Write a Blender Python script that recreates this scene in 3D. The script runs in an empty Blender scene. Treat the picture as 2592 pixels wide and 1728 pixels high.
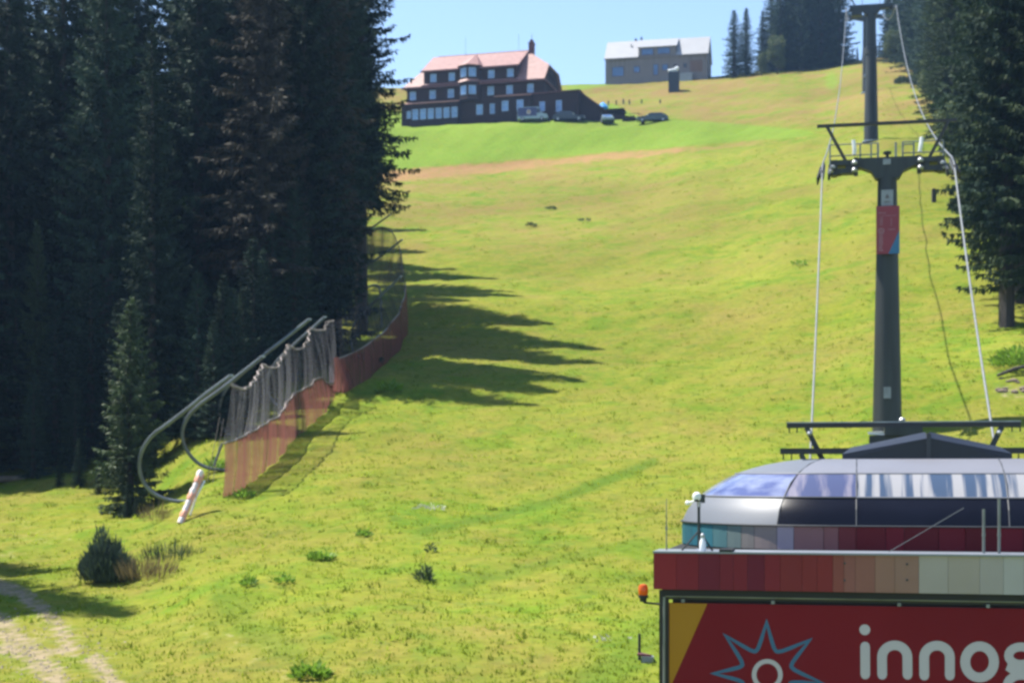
import bpy, math, random
import numpy as np
from mathutils import Vector, Matrix

scene = bpy.context.scene
COL = scene.collection
R = math.radians
F = 4000.0            # focal length in photo pixels (photo is 2592 wide)
HZ = 1200.0           # photo row of the horizon (camera level, rising front)

# ------------------------------------------------------------------ camera, world, sun, exposure
cam_d = bpy.data.cameras.new("camera")
cam = bpy.data.objects.new("camera", cam_d)
COL.objects.link(cam)
cam.location = (0, 0, 0)
cam.rotation_euler = (R(90), 0, 0)
cam_d.sensor_width = 36.0
cam_d.lens = 36.0 * F / 2592.0
cam_d.shift_y = (HZ - 864.0) / 2592.0
cam_d.clip_start = 0.5
cam_d.clip_end = 6000
cam_d.dof.use_dof = True
cam_d.dof.focus_distance = 24.0
cam_d.dof.aperture_fstop = 2.0
scene.camera = cam
try:
    scene.cycles.pixel_filter_type = 'BLACKMAN_HARRIS'
    scene.cycles.filter_width = 2.8
except Exception:
    pass

SUN = Vector((-0.50, 0.22, 1.0)).normalized()
world = bpy.data.worlds.new("World")
scene.world = world
world.use_nodes = True
wn = world.node_tree
wn.nodes.clear()
sky = wn.nodes.new("ShaderNodeTexSky")
sky.sky_type = 'NISHITA'
sky.sun_disc = False
sky.sun_elevation = math.asin(SUN.z)
sky.sun_rotation = math.atan2(SUN.x, SUN.y)
sky.altitude = 900
sky.air_density = 1.0
sky.dust_density = 0.6
sky.ozone_density = 1.5
bg = wn.nodes.new("ShaderNodeBackground")
bg.inputs[1].default_value = 0.118
wo = wn.nodes.new("ShaderNodeOutputWorld")
wn.links.new(sky.outputs[0], bg.inputs[0])
wn.links.new(bg.outputs[0], wo.inputs[0])

sun_d = bpy.data.lights.new("sun", 'SUN')
sun_d.energy = 5.0
sun_d.angle = R(0.5)
sun_d.color = (1.0, 0.95, 0.86)
sun_o = bpy.data.objects.new("sun", sun_d)
COL.objects.link(sun_o)
sun_o.rotation_euler = SUN.to_track_quat('Z', 'Y').to_euler()
sun_o.location = (-60, 40, 130)

vs = scene.view_settings
vs.view_transform = 'Standard'
vs.look = 'None'
vs.gamma = 1.0
vs.exposure = 1.15
vs.use_curve_mapping = False

scene.cycles.max_bounces = 6
scene.cycles.transparent_max_bounces = 16
scene.cycles.volume_bounces = 0

# ------------------------------------------------------------------ helpers
def P(u, v, d):
    """world point seen at photo pixel (u, v) at depth d"""
    return Vector(((u - 1296.0) / F * d, d, (HZ - v) / F * d))

class MB:
    """collects faces, becomes ONE mesh object"""
    def __init__(s): s.v = []; s.f = []
    def add(s, vs_, fs_):
        b = len(s.v)
        s.v.extend([tuple(p) for p in vs_])
        s.f.extend([tuple(i + b for i in f) for f in fs_])
        return s
    def box(s, x0, x1, y0, y1, z0, z1):
        return s.add([(x0,y0,z0),(x1,y0,z0),(x1,y1,z0),(x0,y1,z0),(x0,y0,z1),(x1,y0,z1),(x1,y1,z1),(x0,y1,z1)],
                     [(0,3,2,1),(4,5,6,7),(0,1,5,4),(1,2,6,5),(2,3,7,6),(3,0,4,7)])
    def bar(s, a, b, w, h=None, up=Vector((0,0,1))):
        """rectangular bar from a to b"""
        a = Vector(a); b = Vector(b); h = h or w
        t = (b - a).normalized()
        sd = t.cross(up)
        if sd.length < 1e-3: sd = t.cross(Vector((0,1,0)))
        sd.normalize(); u2 = sd.cross(t).normalized()
        q = []
        for p in (a, b):
            for i, j in ((-1,-1),(1,-1),(1,1),(-1,1)):
                q.append(p + sd*(i*w/2) + u2*(j*h/2))
        return s.add(q, [(0,3,2,1),(4,5,6,7),(0,1,5,4),(1,2,6,5),(2,3,7,6),(3,0,4,7)])
    def tube(s, pts, r, n=8, caps=True):
        pts = [Vector(p) for p in pts]
        rs = r if isinstance(r, (list, tuple)) else [r]*len(pts)
        vs_ = []; fs_ = []
        prev = None
        for i, p in enumerate(pts):
            t = (pts[min(i+1, len(pts)-1)] - pts[max(i-1, 0)]).normalized()
            ref = prev if prev is not None else (Vector((0,1,0)) if abs(t.y) < .9 else Vector((1,0,0)))
            sd = (ref - t*ref.dot(t))
            if sd.length < 1e-4: sd = t.orthogonal()
            sd.normalize(); prev = sd
            u2 = t.cross(sd)
            for k in range(n):
                a = 2*math.pi*k/n
                vs_.append(p + (sd*math.cos(a) + u2*math.sin(a))*rs[i])
        for i in range(len(pts)-1):
            for k in range(n):
                k2 = (k+1) % n
                fs_.append((i*n+k, i*n+k2, (i+1)*n+k2, (i+1)*n+k))
        if caps:
            fs_.append(tuple(range(n-1, -1, -1)))
            fs_.append(tuple((len(pts)-1)*n + k for k in range(n)))
        return s.add(vs_, fs_)
    def prism(s, poly, a0, a1, axis='y'):
        """polygon (x,z) extruded along y  /  (x,y) along z / (y,z) along x"""
        n = len(poly)
        def pt(p, a):
            return (p[0], a, p[1]) if axis == 'y' else ((p[0], p[1], a) if axis == 'z' else (a, p[0], p[1]))
        vs_ = [pt(p, a0) for p in poly] + [pt(p, a1) for p in poly]
        fs_ = [tuple(range(n)), tuple(range(2*n-1, n-1, -1))]
        for i in range(n):
            j = (i+1) % n
            fs_.append((i, n+i, n+j, j))
        return s.add(vs_, fs_)
    def lathe(s, prof, n=16, c=(0,0,0)):
        vs_ = []; fs_ = []
        for r, z in prof:
            for k in range(n):
                a = 2*math.pi*k/n
                vs_.append((c[0]+r*math.cos(a), c[1]+r*math.sin(a), c[2]+z))
        for i in range(len(prof)-1):
            for k in range(n):
                k2 = (k+1) % n
                fs_.append((i*n+k, i*n+k2, (i+1)*n+k2, (i+1)*n+k))
        fs_.append(tuple(range(n-1,-1,-1)))
        fs_.append(tuple((len(prof)-1)*n+k for k in range(n)))
        return s.add(vs_, fs_)
    def wheel(s, c, r, w, n=14, axis='x'):
        vs_ = []; fs_ = []
        for o in (-w/2, w/2):
            for k in range(n):
                a = 2*math.pi*k/n
                p = (o, r*math.cos(a), r*math.sin(a)) if axis == 'x' else (r*math.cos(a), o, r*math.sin(a))
                vs_.append((c[0]+p[0], c[1]+p[1], c[2]+p[2]))
        for k in range(n):
            fs_.append((k, (k+1) % n, n+(k+1) % n, n+k))
        fs_.append(tuple(range(n-1,-1,-1))); fs_.append(tuple(range(n, 2*n)))
        return s.add(vs_, fs_)
    def slab(s, poly, t):
        """flat 3-D polygon given thickness t downwards along its normal"""
        poly = [Vector(p) for p in poly]
        nrm = Vector((0,0,0))
        for i in range(len(poly)):
            nrm += poly[i].cross(poly[(i+1) % len(poly)])
        nrm.normalize()
        n = len(poly)
        vs_ = list(poly) + [p - nrm*t for p in poly]
        fs_ = [tuple(range(n)), tuple(range(2*n-1, n-1, -1))]
        for i in range(n):
            j = (i+1) % n
            fs_.append((i, n+i, n+j, j))
        return s.add(vs_, fs_)
    def mesh(s, name, m, smooth=False, recalc=True):
        me = bpy.data.meshes.new(name)
        me.from_pydata(s.v, [], s.f)
        if recalc:
            import bmesh
            bm = bmesh.new(); bm.from_mesh(me)
            bmesh.ops.recalc_face_normals(bm, faces=bm.faces)
            bm.to_mesh(me); bm.free()
        me.materials.append(m)
        if smooth:
            me.polygons.foreach_set("use_smooth", [True]*len(me.polygons))
            try: me.set_sharp_from_angle(angle=R(35))
            except Exception: pass
        return me
    def build(s, name, m, parent=None, smooth=False, recalc=True):
        return link(name, s.mesh(name, m, smooth, recalc), parent)

def link(name, me, parent=None):
    o = bpy.data.objects.new(name, me)
    COL.objects.link(o)
    if parent is not None: o.parent = parent
    return o

def tag(o, label=None, cat=None, group=None, kind=None):
    if label: o["label"] = label
    if cat: o["category"] = cat
    if group: o["group"] = group
    if kind: o["kind"] = kind
    return o

def thing(name, label, cat, loc=(0,0,0), rz=0.0, group=None):
    o = bpy.data.objects.new(name, None)
    COL.objects.link(o)
    o.location = loc; o.rotation_euler = (0, 0, rz)
    o.empty_display_size = .3
    return tag(o, label, cat, group)

def copy_tree(o, parent=None):
    c = o.copy(); COL.objects.link(c)
    if parent is not None: c.parent = parent
    for ch in list(o.children): copy_tree(ch, c)
    return c

# ------------------------------------------------------------------ materials
def mat(name, col, rough=.6, var=.12, scale=3.0, metal=0.0, bump=0.0, stretch=(1,1,1), spec=.5, trans=0.0, rnd=0.0):
    m = bpy.data.materials.new(name); m.use_nodes = True
    nt = m.node_tree; ns = nt.nodes; ns.clear()
    out = ns.new("ShaderNodeOutputMaterial"); b = ns.new("ShaderNodeBsdfPrincipled")
    tc = ns.new("ShaderNodeTexCoord"); mp = ns.new("ShaderNodeMapping"); mp.inputs['Scale'].default_value = stretch
    no = ns.new("ShaderNodeTexNoise"); no.inputs['Scale'].default_value = scale; no.inputs['Detail'].default_value = 5
    nt.links.new(tc.outputs['Object'], mp.inputs[0]); nt.links.new(mp.outputs[0], no.inputs['Vector'])
    mr = ns.new("ShaderNodeMapRange"); mr.inputs[1].default_value = .25; mr.inputs[2].default_value = .75
    mr.inputs[3].default_value = 1-var; mr.inputs[4].default_value = 1+var
    nt.links.new(no.outputs[0], mr.inputs[0])
    mx = ns.new("ShaderNodeMix"); mx.data_type = 'RGBA'; mx.blend_type = 'MULTIPLY'; mx.inputs[0].default_value = 1
    mx.inputs[6].default_value = (*col, 1)
    val = mr.outputs[0]
    if rnd:
        oi = ns.new("ShaderNodeObjectInfo"); m2 = ns.new("ShaderNodeMapRange")
        m2.inputs[3].default_value = 1-rnd; m2.inputs[4].default_value = 1+rnd
        nt.links.new(oi.outputs['Random'], m2.inputs[0])
        mm = ns.new("ShaderNodeMath"); mm.operation = 'MULTIPLY'
        nt.links.new(val, mm.inputs[0]); nt.links.new(m2.outputs[0], mm.inputs[1]); val = mm.outputs[0]
    nt.links.new(val, mx.inputs[7])
    nt.links.new(mx.outputs[2], b.inputs['Base Color'])
    b.inputs['Roughness'].default_value = rough; b.inputs['Metallic'].default_value = metal
    b.inputs['Specular IOR Level'].default_value = spec
    if bump:
        bp = ns.new("ShaderNodeBump"); bp.inputs['Strength'].default_value = bump; bp.inputs['Distance'].default_value = .02
        nt.links.new(no.outputs[0], bp.inputs['Height']); nt.links.new(bp.outputs[0], b.inputs['Normal'])
    if trans:
        tr = ns.new("ShaderNodeBsdfTranslucent"); ms = ns.new("ShaderNodeMixShader"); ms.inputs[0].default_value = trans
        nt.links.new(mx.outputs[2], tr.inputs[0])
        nt.links.new(b.outputs[0], ms.inputs[1]); nt.links.new(tr.outputs[0], ms.inputs[2]); nt.links.new(ms.outputs[0], out.inputs[0])
    else:
        nt.links.new(b.outputs[0], out.inputs[0])
    return m

def net_mat(name, col, cover, scale):
    """woven safety net: threads and holes, pleats make it denser in vertical stripes"""
    m = bpy.data.materials.new(name); m.use_nodes = True
    nt = m.node_tree; ns = nt.nodes; ns.clear()
    out = ns.new("ShaderNodeOutputMaterial")
    d = ns.new("ShaderNodeBsdfDiffuse"); d.inputs[0].default_value = (*col, 1)
    tl = ns.new("ShaderNodeBsdfTranslucent"); tl.inputs[0].default_value = (*col, 1)
    m1 = ns.new("ShaderNodeMixShader"); m1.inputs[0].default_value = .45
    nt.links.new(d.outputs[0], m1.inputs[1]); nt.links.new(tl.outputs[0], m1.inputs[2])
    tp = ns.new("ShaderNodeBsdfTransparent")
    tc = ns.new("ShaderNodeTexCoord"); mp = ns.new("ShaderNodeMapping"); mp.inputs['Scale'].default_value = (scale, scale, .05)
    no = ns.new("ShaderNodeTexNoise"); no.inputs['Scale'].default_value = 1.0; no.inputs['Detail'].default_value = 3
    nt.links.new(tc.outputs['Object'], mp.inputs[0]); nt.links.new(mp.outputs[0], no.inputs['Vector'])
    mr = ns.new("ShaderNodeMapRange"); mr.inputs[1].default_value = .3; mr.inputs[2].default_value = .7
    mr.inputs[3].default_value = max(0, cover-.30); mr.inputs[4].default_value = min(1, cover+.34)
    nt.links.new(no.outputs[0], mr.inputs[0])
    m2 = ns.new("ShaderNodeMixShader")
    nt.links.new(mr.outputs[0], m2.inputs[0]); nt.links.new(tp.outputs[0], m2.inputs[1]); nt.links.new(m1.outputs[0], m2.inputs[2])
    nt.links.new(m2.outputs[0], out.inputs[0])
    return m

def streak_mat(name, ca, cb, scale, lo=.42, hi=.55, rough=.25, stretch=(1,1,.06)):
    """glazing with dried streaks / folds of fabric behind it"""
    m = mat(name, (1,1,1), rough, 0.0)
    nt = m.node_tree; ns = nt.nodes
    b = next(n for n in ns if n.type == 'BSDF_PRINCIPLED')
    tc = next(n for n in ns if n.type == 'TEX_COORD')
    mp = ns.new("ShaderNodeMapping"); mp.inputs['Scale'].default_value = stretch
    no = ns.new("ShaderNodeTexNoise"); no.inputs['Scale'].default_value = scale; no.inputs['Detail'].default_value = 4
    cr = ns.new("ShaderNodeValToRGB")
    cr.color_ramp.elements[0].position = lo; cr.color_ramp.elements[0].color = (*ca, 1)
    cr.color_ramp.elements[1].position = hi; cr.color_ramp.elements[1].color = (*cb, 1)
    nt.links.new(tc.outputs['Object'], mp.inputs[0]); nt.links.new(mp.outputs[0], no.inputs['Vector'])
    nt.links.new(no.outputs[0], cr.inputs[0]); nt.links.new(cr.outputs[0], b.inputs['Base Color'])
    return m

M = {}
M['needles'] = mat('spruce_needles', (.030, .053, .036), .75, .5, .6, trans=.16, rnd=.28, spec=.12)
M['needles_right'] = mat('sun_tinted_spruce_needles', (.038, .060, .026), .7, .5, .35, trans=.18, rnd=.25, spec=.12)  # needle colour lightened to stand for sun on the right forest
M['needles_light'] = mat('young_spruce_needles', (.052, .080, .034), .65, .4, .5, trans=.22, rnd=.15, spec=.25)
M['needles_brown'] = mat('dried_spruce_needles', (.048, .044, .034), .75, .45, .4, trans=.15, rnd=.2, spec=.2)
M['leaves'] = mat('pale_leaves', (.085, .115, .045), .6, .35, .6, trans=.3, rnd=.15, spec=.25)
M['bark'] = mat('spruce_bark', (.050, .042, .038), .9, .4, 4, bump=.5, stretch=(1,1,.2))
M['bush'] = mat('dark_bush_leaves', (.055, .082, .048), .6, .4, 1.5, trans=.15)
M['dryplant'] = mat('dry_stalks', (.17, .13, .055), .8, .35, 2, trans=.3)
M['weed'] = mat('broad_weed_leaves', (.16, .28, .03), .5, .3, 2.5, trans=.5)
M['weed_dark'] = mat('dark_weed_leaves', (.045, .075, .03), .6, .3, 2.5, trans=.2)
M['white_flower'] = mat('pale_seed_heads', (.45, .46, .33), .8, .2, 3, trans=.3)
M['steel_green'] = mat('dark_green_steel', (.022, .027, .028), .55, .4, 1.2, bump=.05, stretch=(3,3,.35))
M['steel_dark'] = mat('dark_frame_steel', (.020, .018, .020), .5, .25, 1.5)
M['steel_black'] = mat('black_steel', (.008, .008, .010), .5, .3, 2)
M['galv'] = mat('galvanised_steel', (.34, .36, .38), .4, .2, 3, metal=.6)
M['rope'] = mat('steel_rope', (.17, .18, .185), .45, .2, 8, metal=.3)
M['post_steel'] = mat('grey_post_steel', (.14, .165, .185), .4, .25, 2, metal=.3)
M['white_paint'] = mat('white_paint', (.75, .75, .76), .45, .1, 5)
M['rubber'] = mat('black_rubber', (.015, .015, .016), .8, .2, 4)
M['sign_red'] = mat('sign_red', (.22, .022, .038), .45, .1, 1)
M['sign_blue'] = mat('sign_blue', (.02, .13, .28), .45, .1, 1)
M['sign_print'] = mat('sign_pale_print', (.28, .12, .15), .5, .1, 1)
M['plate_grey'] = mat('grey_plate', (.23, .25, .28), .5, .25, 4)
M['plate_dark'] = mat('dark_print', (.10, .08, .09), .5, .2, 4)
M['timber_dark'] = mat('dark_brown_timber', (.034, .019, .019), .85, .3, .6, stretch=(.2,.2,6), spec=.2)
M['timber_dark2'] = mat('dark_stained_timber', (.026, .016, .017), .85, .3, .6, stretch=(6,6,.2), spec=.2)
M['roof_red'] = mat('faded_red_roof', (.255, .130, .112), .6, .32, 1.6)
M['roof_edge'] = mat('dark_red_roof_edge', (.105, .035, .035), .6, .25, 1.5)
M['chimney'] = mat('chimney_brick', (.10, .035, .035), .8, .3, 3)
M['timber_grey'] = mat('weathered_grey_timber', (.165, .15, .155), .8, .3, .7, stretch=(8,8,.15))
M['timber_shutter'] = mat('brown_timber_shutter', (.16, .105, .09), .8, .2, 1, stretch=(8,8,.15))
M['roof_metal'] = mat('pale_metal_roof', (.27, .275, .29), .5, .06, .6)
M['frame_white'] = mat('window_frame_paint', (.27, .36, .55), .5, .1, 3)
M['pane'] = mat('sky_tinted_window_glass', (.15, .28, .56), .12, .3, .7, spec=.8)  # pale curtains and blue sky reflection both put into the pane colour
M['pane_blue'] = mat('blue_window_glass', (.055, .12, .28), .12, .25, .5, spec=.8)
M['pane_dark'] = mat('dark_window_glass', (.02, .026, .04), .1, .2, .8, spec=.8)
M['car_dark'] = mat('dark_car_paint', (.028, .036, .048), .25, .1, 1)
M['car_green'] = mat('grey_green_car_paint', (.055, .075, .085), .22, .1, 1)
M['car_light'] = mat('pale_car_paint', (.20, .26, .30), .3, .1, 1)
M['van_white'] = mat('pale_van_paint', (.26, .34, .42), .35, .1, 1)
M['van_blue'] = mat('dark_blue_van_panel', (.030, .035, .13), .4, .15, 1)
M['headlight'] = mat('headlight_glass', (.7, .72, .74), .1, .05, 3)
M['parasol'] = mat('bright_blue_cloth', (.07, .36, .80), .7, .1, 2, trans=.2)
M['parasol_red'] = mat('red_cloth', (.4, .13, .10), .7, .1, 2)
M['cap_white'] = mat('white_cap', (.72, .76, .78), .4, .15, 2)
M['hut_dark'] = mat('dark_blue_grey_cladding', (.014, .022, .034), .55, .2, 1.2)
M['earth'] = mat('bare_red_earth', (.32, .16, .10), .95, .3, 1)
M['stone'] = mat('grey_brown_stone', (.15, .115, .085), .9, .35, 2.5, bump=.5)
M['wood_post'] = mat('dark_wood_post', (.035, .032, .032), .85, .3, 3)
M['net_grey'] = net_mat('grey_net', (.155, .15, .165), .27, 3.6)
M['net_red'] = net_mat('red_net', (.28, .112, .095), .82, 2.6)
M['net_far'] = net_mat('shade_tinted_net', (.10, .09, .095), .42, 2.0)  # upper net again, with the forest shade put into a darker colour
M['net_top'] = net_mat('thin_far_net', (.15, .125, .11), .5, 2.0)
M['net_cord'] = mat('net_edge_cord', (.30, .25, .23), .8, .4, 6)
M['net_white'] = mat('torn_white_cloth', (.62, .50, .50), .8, .1, 2)
M['orange_pad'] = mat('orange_white_wrap', (.75, .34, .22), .5, .1, 2)
M['pad_pale'] = mat('pale_wrap', (.78, .66, .62), .5, .1, 2)
M['ledge'] = mat('grey_white_flashing', (.19, .21, .24), .35, .1, 2)
M['gfk_white'] = mat('white_hood_panel', (.115, .125, .145), .5, .06, .8)
M['gfk_roof'] = mat('grey_hood_roof', (.165, .165, .185), .4, .08, .7)
M['smoked'] = mat('smoked_acrylic', (.005, .006, .012), .25, .3, .8, spec=.15)
M['under'] = mat('dark_underside', (.008, .008, .008), .7, .2, 2)
M['seam'] = mat('seam_rubber', (.03, .034, .04), .6, .2, 3)
M['pane_corner'] = streak_mat('corner_hood_glazing', (.07, .085, .20), (.20, .225, .33), 2.2, .38, .66, .12, (1,1,2.5))
M['pane_mid'] = streak_mat('hazed_hood_glazing', (.060, .070, .14), (.22, .20, .24), 2.4, .5, .66, .15, (1.5,.1,.4))
M['pane_streak'] = streak_mat('streaked_hood_glazing', (.040, .062, .105), (.26, .255, .26), 3.4, .47, .55, .25, (1.25,.05,.05))
M['tent'] = mat('dark_hood_sheet', (.008, .009, .015), .42, .2, 1.2, spec=.45)
M['yellow'] = mat('ochre_print', (.36, .175, .018), .7, .05, 1, spec=.12)
M['banner_red'] = mat('deep_red_banner', (.165, .011, .016), .7, .10, .5, spec=.12)
M['logo_blue'] = mat('blue_print', (.025, .105, .20), .5, .05, 1)
M['letter_grey'] = mat('pale_grey_print', (.45, .41, .44), .6, .04, 1)
M['frame_tube'] = mat('banner_frame_tube', (.16, .17, .165), .4, .25, 3, metal=.3)
M['beacon'] = mat('orange_beacon_lens', (.72, .14, .012), .15, .1, 6, trans=.35)
M['station_wall'] = mat('station_wall', (.05, .05, .052), .8, .15, 1)
# ------------------------------------------------------------------ terrain
def prof(*pts):
    d = np.array([p[0] for p in pts], float)
    z = np.array([(HZ - p[1]) / F * p[0] for p in pts])
    return d, z
_flat = [(0, 1200)]
PROFS = [
 (-1500, prof((20,2200),(35,1728),(47,1480),(78,1252),(110,960),(150,640),(230,430),(300,240),(330,280),(400,430))),
 (0,     prof((20,2200),(35,1728),(40,1600),(47,1480),(62,1312),(72,1248),(100,1020),(150,640),(230,430),(300,240),(330,280),(400,430))),
 (330,   prof((20,2200),(35,1728),(41,1590),(48,1445),(58,1322),(66,1262),(90,1010),(150,620),(230,430),(300,235),(330,280),(400,430))),
 (540,   prof((20,2200),(34,1728),(45,1445),(52,1335),(58,1262),(76,1010),(97,828),(150,573),(230,445),(250,336),(262,322),(300,230),(330,275),(400,430))),
 (1000,  prof((20,2200),(33,1728),(44,1430),(55,1255),(76,1008),(97,825),(150,570),(232,436),(249,328),(255,318),(263,315),(300,222),(330,270),(400,430))),
 (1300,  prof((20,2200),(33,1728),(44,1425),(55,1250),(76,1005),(97,818),(150,565),(230,420),(247,304),(254,308),(266,300),(300,217),(330,265),(400,430))),
 (1600,  prof((20,2200),(33,1728),(44,1420),(55,1245),(76,1000),(97,810),(150,550),(226,391),(241,316),(248,306),(300,206),(330,260),(400,430))),
 (1800,  prof((20,2200),(33,1728),(44,1420),(55,1245),(76,995),(110,720),(160,480),(212,372),(230,318),(300,190),(330,250),(400,430))),
 (2050,  prof((20,2200),(33,1728),(44,1430),(55,1240),(66,1085),(100,735),(164,410),(200,335),(240,262),(300,166),(330,230),(400,420))),
 (2245,  prof((20,2200),(33,1728),(44,1440),(54,1230),(63,1075),(100,690),(164,357),(230,230),(300,143),(330,200),(400,420))),
 (2592,  prof((20,2200),(33,1728),(44,1430),(55,1180),(65,985),(80,818),(120,530),(164,320),(230,190),(300,110),(330,170),(400,400))),
 (4200,  prof((20,2200),(33,1728),(44,1430),(55,1180),(65,985),(80,818),(120,530),(164,320),(230,190),(300,110),(330,170),(400,400))),
]
_dg = np.arange(0, 401, 1.0)
_U = np.array([p[0] for p in PROFS], float)
_G = []
for _, (d_, z_) in PROFS:
    g = np.interp(_dg, d_, z_)
    k = np.exp(-0.5*(np.arange(-9, 10)/2.2)**2); k /= k.sum()
    gp = np.convolve(np.pad(g, 9, mode='edge'), k, mode='valid')
    w = np.clip((_dg-36)/12, 0, 1)
    _G.append(g*(1-w) + gp*w)
_G = np.array(_G)
_rs = np.random.RandomState(5)
_waves = [(_rs.uniform(0, 2*math.pi), L, _rs.uniform(0, 6.28), A) for L, A in
          ((31,.16),(23,.13),(17,.10),(11,.07),(8.3,.05),(6.1,.04),(4.3,.03),(3.1,.022),(2.3,.016))]

def ground_np(x, y):
    x = np.asarray(x, float); y = np.asarray(y, float)
    d = np.clip(y, 20, 400)
    u = np.clip(1296 + F*x/np.maximum(y, 20), _U[0], _U[-1]-1e-3)
    i = np.clip(np.searchsorted(_U, u, side='right')-1, 0, len(_U)-2)
    t = (u-_U[i])/(_U[i+1]-_U[i])
    t = t*t*(3-2*t)*.5 + t*.5
    j = np.clip(np.floor(d).astype(int), 0, 399); f = d-j
    a = _G[i, j]*(1-f) + _G[i, j+1]*f
    b = _G[i+1, j]*(1-f) + _G[i+1, j+1]*f
    z = a*(1-t)+b*t
    for th, L, ph, A in _waves:
        z = z + A*np.sin(2*math.pi*(x*math.cos(th)+y*math.sin(th))/L+ph)*np.clip((y-26)/15, 0, 1)*np.clip((320-y)/40, 0, 1)
    return z

def ground(x, y): return float(ground_np(np.array([x]), np.array([y]))[0])

def on_ground(u, v, dmin=30, dmax=305):
    """point of the terrain seen at photo pixel (u, v)"""
    ds = np.arange(dmin, dmax, .25)
    zs = ground_np((u-1296)/F*ds, ds)
    vv = HZ - zs*F/ds
    idx = np.where(vv <= v)[0]
    d = ds[idx[0]] if len(idx) else dmax
    x = (u-1296)/F*d
    return Vector((x, d, ground(x, d)))

def pl(u, pts):
    return np.interp(u, [p[0] for p in pts], [p[1] for p in pts])

def seg_dist(u, v, pts, aspect=1.0):
    """distance in photo pixels from polyline"""
    best = np.full(u.shape, 1e9)
    for (a, b) in zip(pts[:-1], pts[1:]):
        ax, ay = a; bx, by = b
        dx, dy = bx-ax, (by-ay)*aspect
        t = np.clip(((u-ax)*dx+((v-ay)*aspect)*dy)/(dx*dx+dy*dy), 0, 1)
        q = np.hypot(u-ax-t*dx, (v-ay)*aspect-t*dy)
        best = np.minimum(best, q)
    return best

def sm(x, a, b):
    t = np.clip((x-a)/(b-a), 0, 1); return t*t*(3-2*t)

def masks(x, y, z):
    yy = np.maximum(y, 20)
    u = 1296 + F*x/yy; v = HZ - F*z/yy
    n1 = np.zeros_like(x)
    for th, L, ph, A in _waves: n1 += np.sin(2*math.pi*(x*math.sin(th*1.7)+y*math.cos(th*2.3))/(L*.8)+ph*2)
    n1 /= 9
    tr = pl(u, [(880,456),(1000,443),(1200,426),(1500,398),(1800,371),(2050,350),(2300,342)])
    hw = pl(u, [(900,19),(1300,13),(1700,8),(2050,5)])
    track = (1-sm(np.abs(v-tr-3+n1*8), hw*.4, hw*1.3))*(1-sm(u, 1500, 2150)*.85)
    track = np.maximum(track, .22*(1-sm(np.abs(v-tr-22+n1*14), 8, 34))*(1-sm(u, 1300, 2100)*.7))
    lt = pl(u, [(800,250),(1000,280),(1400,270),(1550,262),(1620,296),(1700,302),(1850,312),(2050,330),(2090,346)])
    lawn = sm(v, lt-4, lt+5)*(1-sm(v, tr-hw*.8-5, tr-hw*.8+3))*(1-sm(u, 2020, 2110))
    gtop = pl(u, [(1400,236),(1480,228),(1560,213),(1650,204),(1750,198),(1800,190)])
    lawn = np.maximum(lawn, (1-sm(v, gtop-4, gtop+3))*sm(u, 1380, 1470)*(1-sm(u, 1720, 1800))*sm(y, 262, 285))
    # a mown patch high on the right
    lawn = np.maximum(lawn, .7*(1-sm(np.hypot((u-2105)/22, (v-205)/28), .6, 1.1)))
    dry = (1-sm(v, 300, 345))*.85
    dry = np.maximum(dry, .66*(1-sm(v, 540, 800))*sm(v, 385, 430)*(1-.5*sm(u, 1500, 2000)))
    dry = np.maximum(dry, .75*(1-sm(np.hypot((u-1120)/230, (v-520)/60), .3, 1.1)))
    dry = np.maximum(dry, .30)
    dry = np.clip(dry + n1*.35, 0, 1)
    dirt = np.zeros_like(x)
    for pts, w in (([(-260,1470),(-40,1560),(20,1600),(75,1650),(150,1728),(230,1840)], 34),
                   ([(-60,1460),(40,1495),(85,1520),(130,1560),(165,1610),(190,1650)], 17),
                   ([(240,1670),(290,1728),(360,1800)], 28), ([(-80,1640),(90,1655),(185,1640)], 12)):
        dirt = np.maximum(dirt, 1-sm(seg_dist(u, v, pts)+n1*14, w*.55, w*1.25))
    dirt = np.maximum(dirt, .45*(1-sm(np.hypot((u-30)/70, (v-1402)/14), .4, 1.2)))
    for pts, w, a in (([(480,1590),(620,1640),(760,1740)], 34, .34), ([(130,1370),(180,1330),(240,1310)], 18, .3)):
        dirt = np.maximum(dirt, a*(1-sm(seg_dist(u, v, pts)+n1*10, w*.4, w*1.3)))
    dirt = np.maximum(dirt, .6*(1-sm(np.hypot((u-2560)/60, (v-992)/22), .5, 1.2)))
    lush = np.zeros_like(x)
    for pts, w, a in (([(1060,1345),(1240,1312),(1400,1268),(1560,1205),(1660,1165)], 12, .8), ([(1150,1480),(1300,1448),(1480,1400),(1640,1370)], 14, .5),
                      ([(560,1500),(640,1600),(740,1650)], 40, .5), ([(1500,1728),(1650,1600)], 60, .6)):
        lush = np.maximum(lush, a*(1-sm(seg_dist(u, v, pts)+n1*8, w*.3, w*1.4)))
    dirt = np.maximum(dirt, .42*(1-sm(np.hypot((u-90)/260, (v-1640)/120), .35, 1.1)))
    dirt = np.maximum(dirt, .34*(1-sm(np.hypot((u-60)/230, (v-1345)/60), .3, 1.1)))
    front = (y > 20) & (y < 345)
    return [np.where(front, m, 0).astype(np.float32) for m in (dry, dirt, lawn, track, lush)]

def grid_axis(parts):
    out = []
    for a, b, s in parts:
        out.append(np.arange(a, b, s))
    return np.concatenate(out + [[parts[-1][1]]])

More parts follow.
